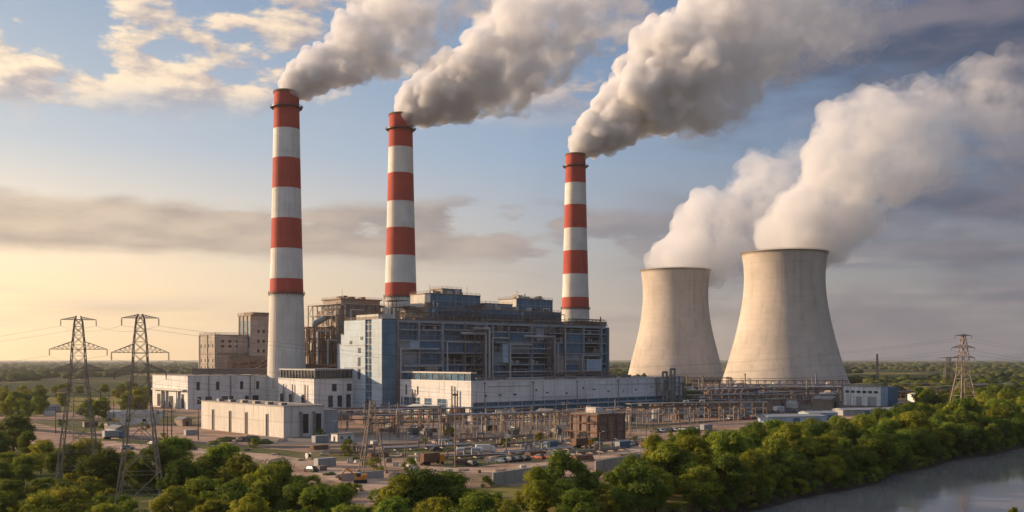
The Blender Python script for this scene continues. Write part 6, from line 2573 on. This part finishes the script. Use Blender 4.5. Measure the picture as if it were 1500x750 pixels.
W_L = [(0, 4.6), (10.5, 3.5), (17.2, 2.8), (26, 1.85), (28, 1.7), (33, 1.4), (39, .9), (40.5, .5)]
tA = pylon(115, 239, 40.5, 9, [(39.6, 4.0, .75), (32.5, 6.5, 1.9), (27.3, 6.4, 1.7), (22.2, 5.0, 1.3)], W_L, 'farther of the two tall lattice pylons in the left foreground', R(16), .19)
tB = pylon(205.5, 196, 39.0, 9, [(38.2, 3.5, .7), (31.4, 5.4, 1.7), (27.6, 4.9, 1.5)], [(0, 4.4), (11.8, 3.0), (19.5, 2.2), (27.9, 1.42), (32.8, 1.25), (38, .75), (39, .4)], 'nearest and largest lattice pylon, standing among trees at the lower left', R(14), .165)
tC = pylon(1411, 497, 42.8, 10, [(42.0, 4.8, .6), (36.0, 6.6, 1.3), (31.0, 6.6, 1.2)], [(0, 5.6), (8, 4.4), (22, 2.4), (32, 1.8), (40, 1.0), (42.8, .5)], 'rusty lattice pylon rising from the tree belt at the right', R(12), .28, 1.25)
tD = pylon(1389, 900, 32.5, 8, [(31.5, 9, .9), (26.5, 11, 1.4)], [(0, 5), (12, 3.4), (24, 2.3), (32.5, 1.2)], 'small distant dark pylon just left of the right hand pylon', R(-10), .42, 1.3)
tE = pylon(545.5, 265, 19.0, 5, [], [(0, 3.1), (6, 2.3), (14, 1.05), (19, .55)], 'squat lattice mast in the yard below the boiler house', R(20), .17, 1.35, name='lattice_mast')
tF = pylon(1285, 1020, 36, 4, [], [(0, 1.5), (12, 1.1), (36, .45)], 'thin distant lattice mast right of the nearer cooling tower', R(5), .22, 2.4, name='lattice_mast')


def cable(p, q, sag, label, group, r=0.02, n=18):
    c = p.lerp(q, .5)
    mb = MB()
    pts = []
    for i in range(n + 1):
        f = i / n
        v = p.lerp(q, f)
        pts.append(v - c + Vector((0, 0, -sag * 4 * f * (1 - f))))
    for a, b in zip(pts[:-1], pts[1:]):
        mb.tube(a, b, r, r, 4)
    o = mb.build('power_cable', M['dark_paint'], None, loc=c)
    return tag(o, label, 'cable', group)


ARM = ('top', 'middle', 'lower')
for i in range(6):
    side = 'left' if i % 2 == 0 else 'right'
    a = ARM[i // 2]
    cable(tA[i], tA[i] + Vector((-260, 120, 2)), 9, 'cable running left from the %s arm, %s tip, of the farther left pylon' % (a, side), 'cables left of the pylons')
    cable(tB[i], tB[i] + Vector((330, 240, 3)), 14, 'cable over the yard from the %s arm, %s tip, of the nearest pylon' % (a, side), 'cables over the yard')
    cable(tA[i], tB[i], 1.2, 'cable from the %s arms, %s tips, between the two left pylons' % (a, side), 'cables between the left pylons')
    cable(tC[i], tC[i] + Vector((260, 110, -2)), 9, 'cable running right from the %s arm, %s tip, of the right hand pylon' % (a, side), 'cables at the right', .035)
    if i < 4:
        cable(tC[i], tC[i] + Vector((-300, 420, -8)), 12, 'cable running back from the %s arm, %s tip, of the right hand pylon' % (a, side), 'cables behind the right pylon', .035)

# ================================================================== haze
mb = MB().box(-9000, 9000, -400, 14000, -8, 430)
hz = mb.build('haze', [])
m = bpy.data.materials.new('haze_air'); m.use_nodes = True
t = NT(m.node_tree); t.n.clear()
vol = t.node('ShaderNodeVolumePrincipled')
vol.inputs['Color'].default_value = (0.90, 0.90, 0.93, 1)
vol.inputs['Density'].default_value = 0.000042
vol.inputs['Anisotropy'].default_value = 0.55
t.l.new(vol.outputs[0], t.node('ShaderNodeOutputMaterial').inputs['Volume'])
hz.data.materials.append(m)
tag(hz, 'thin warm haze in the air over the plain', 'haze', kind='stuff')
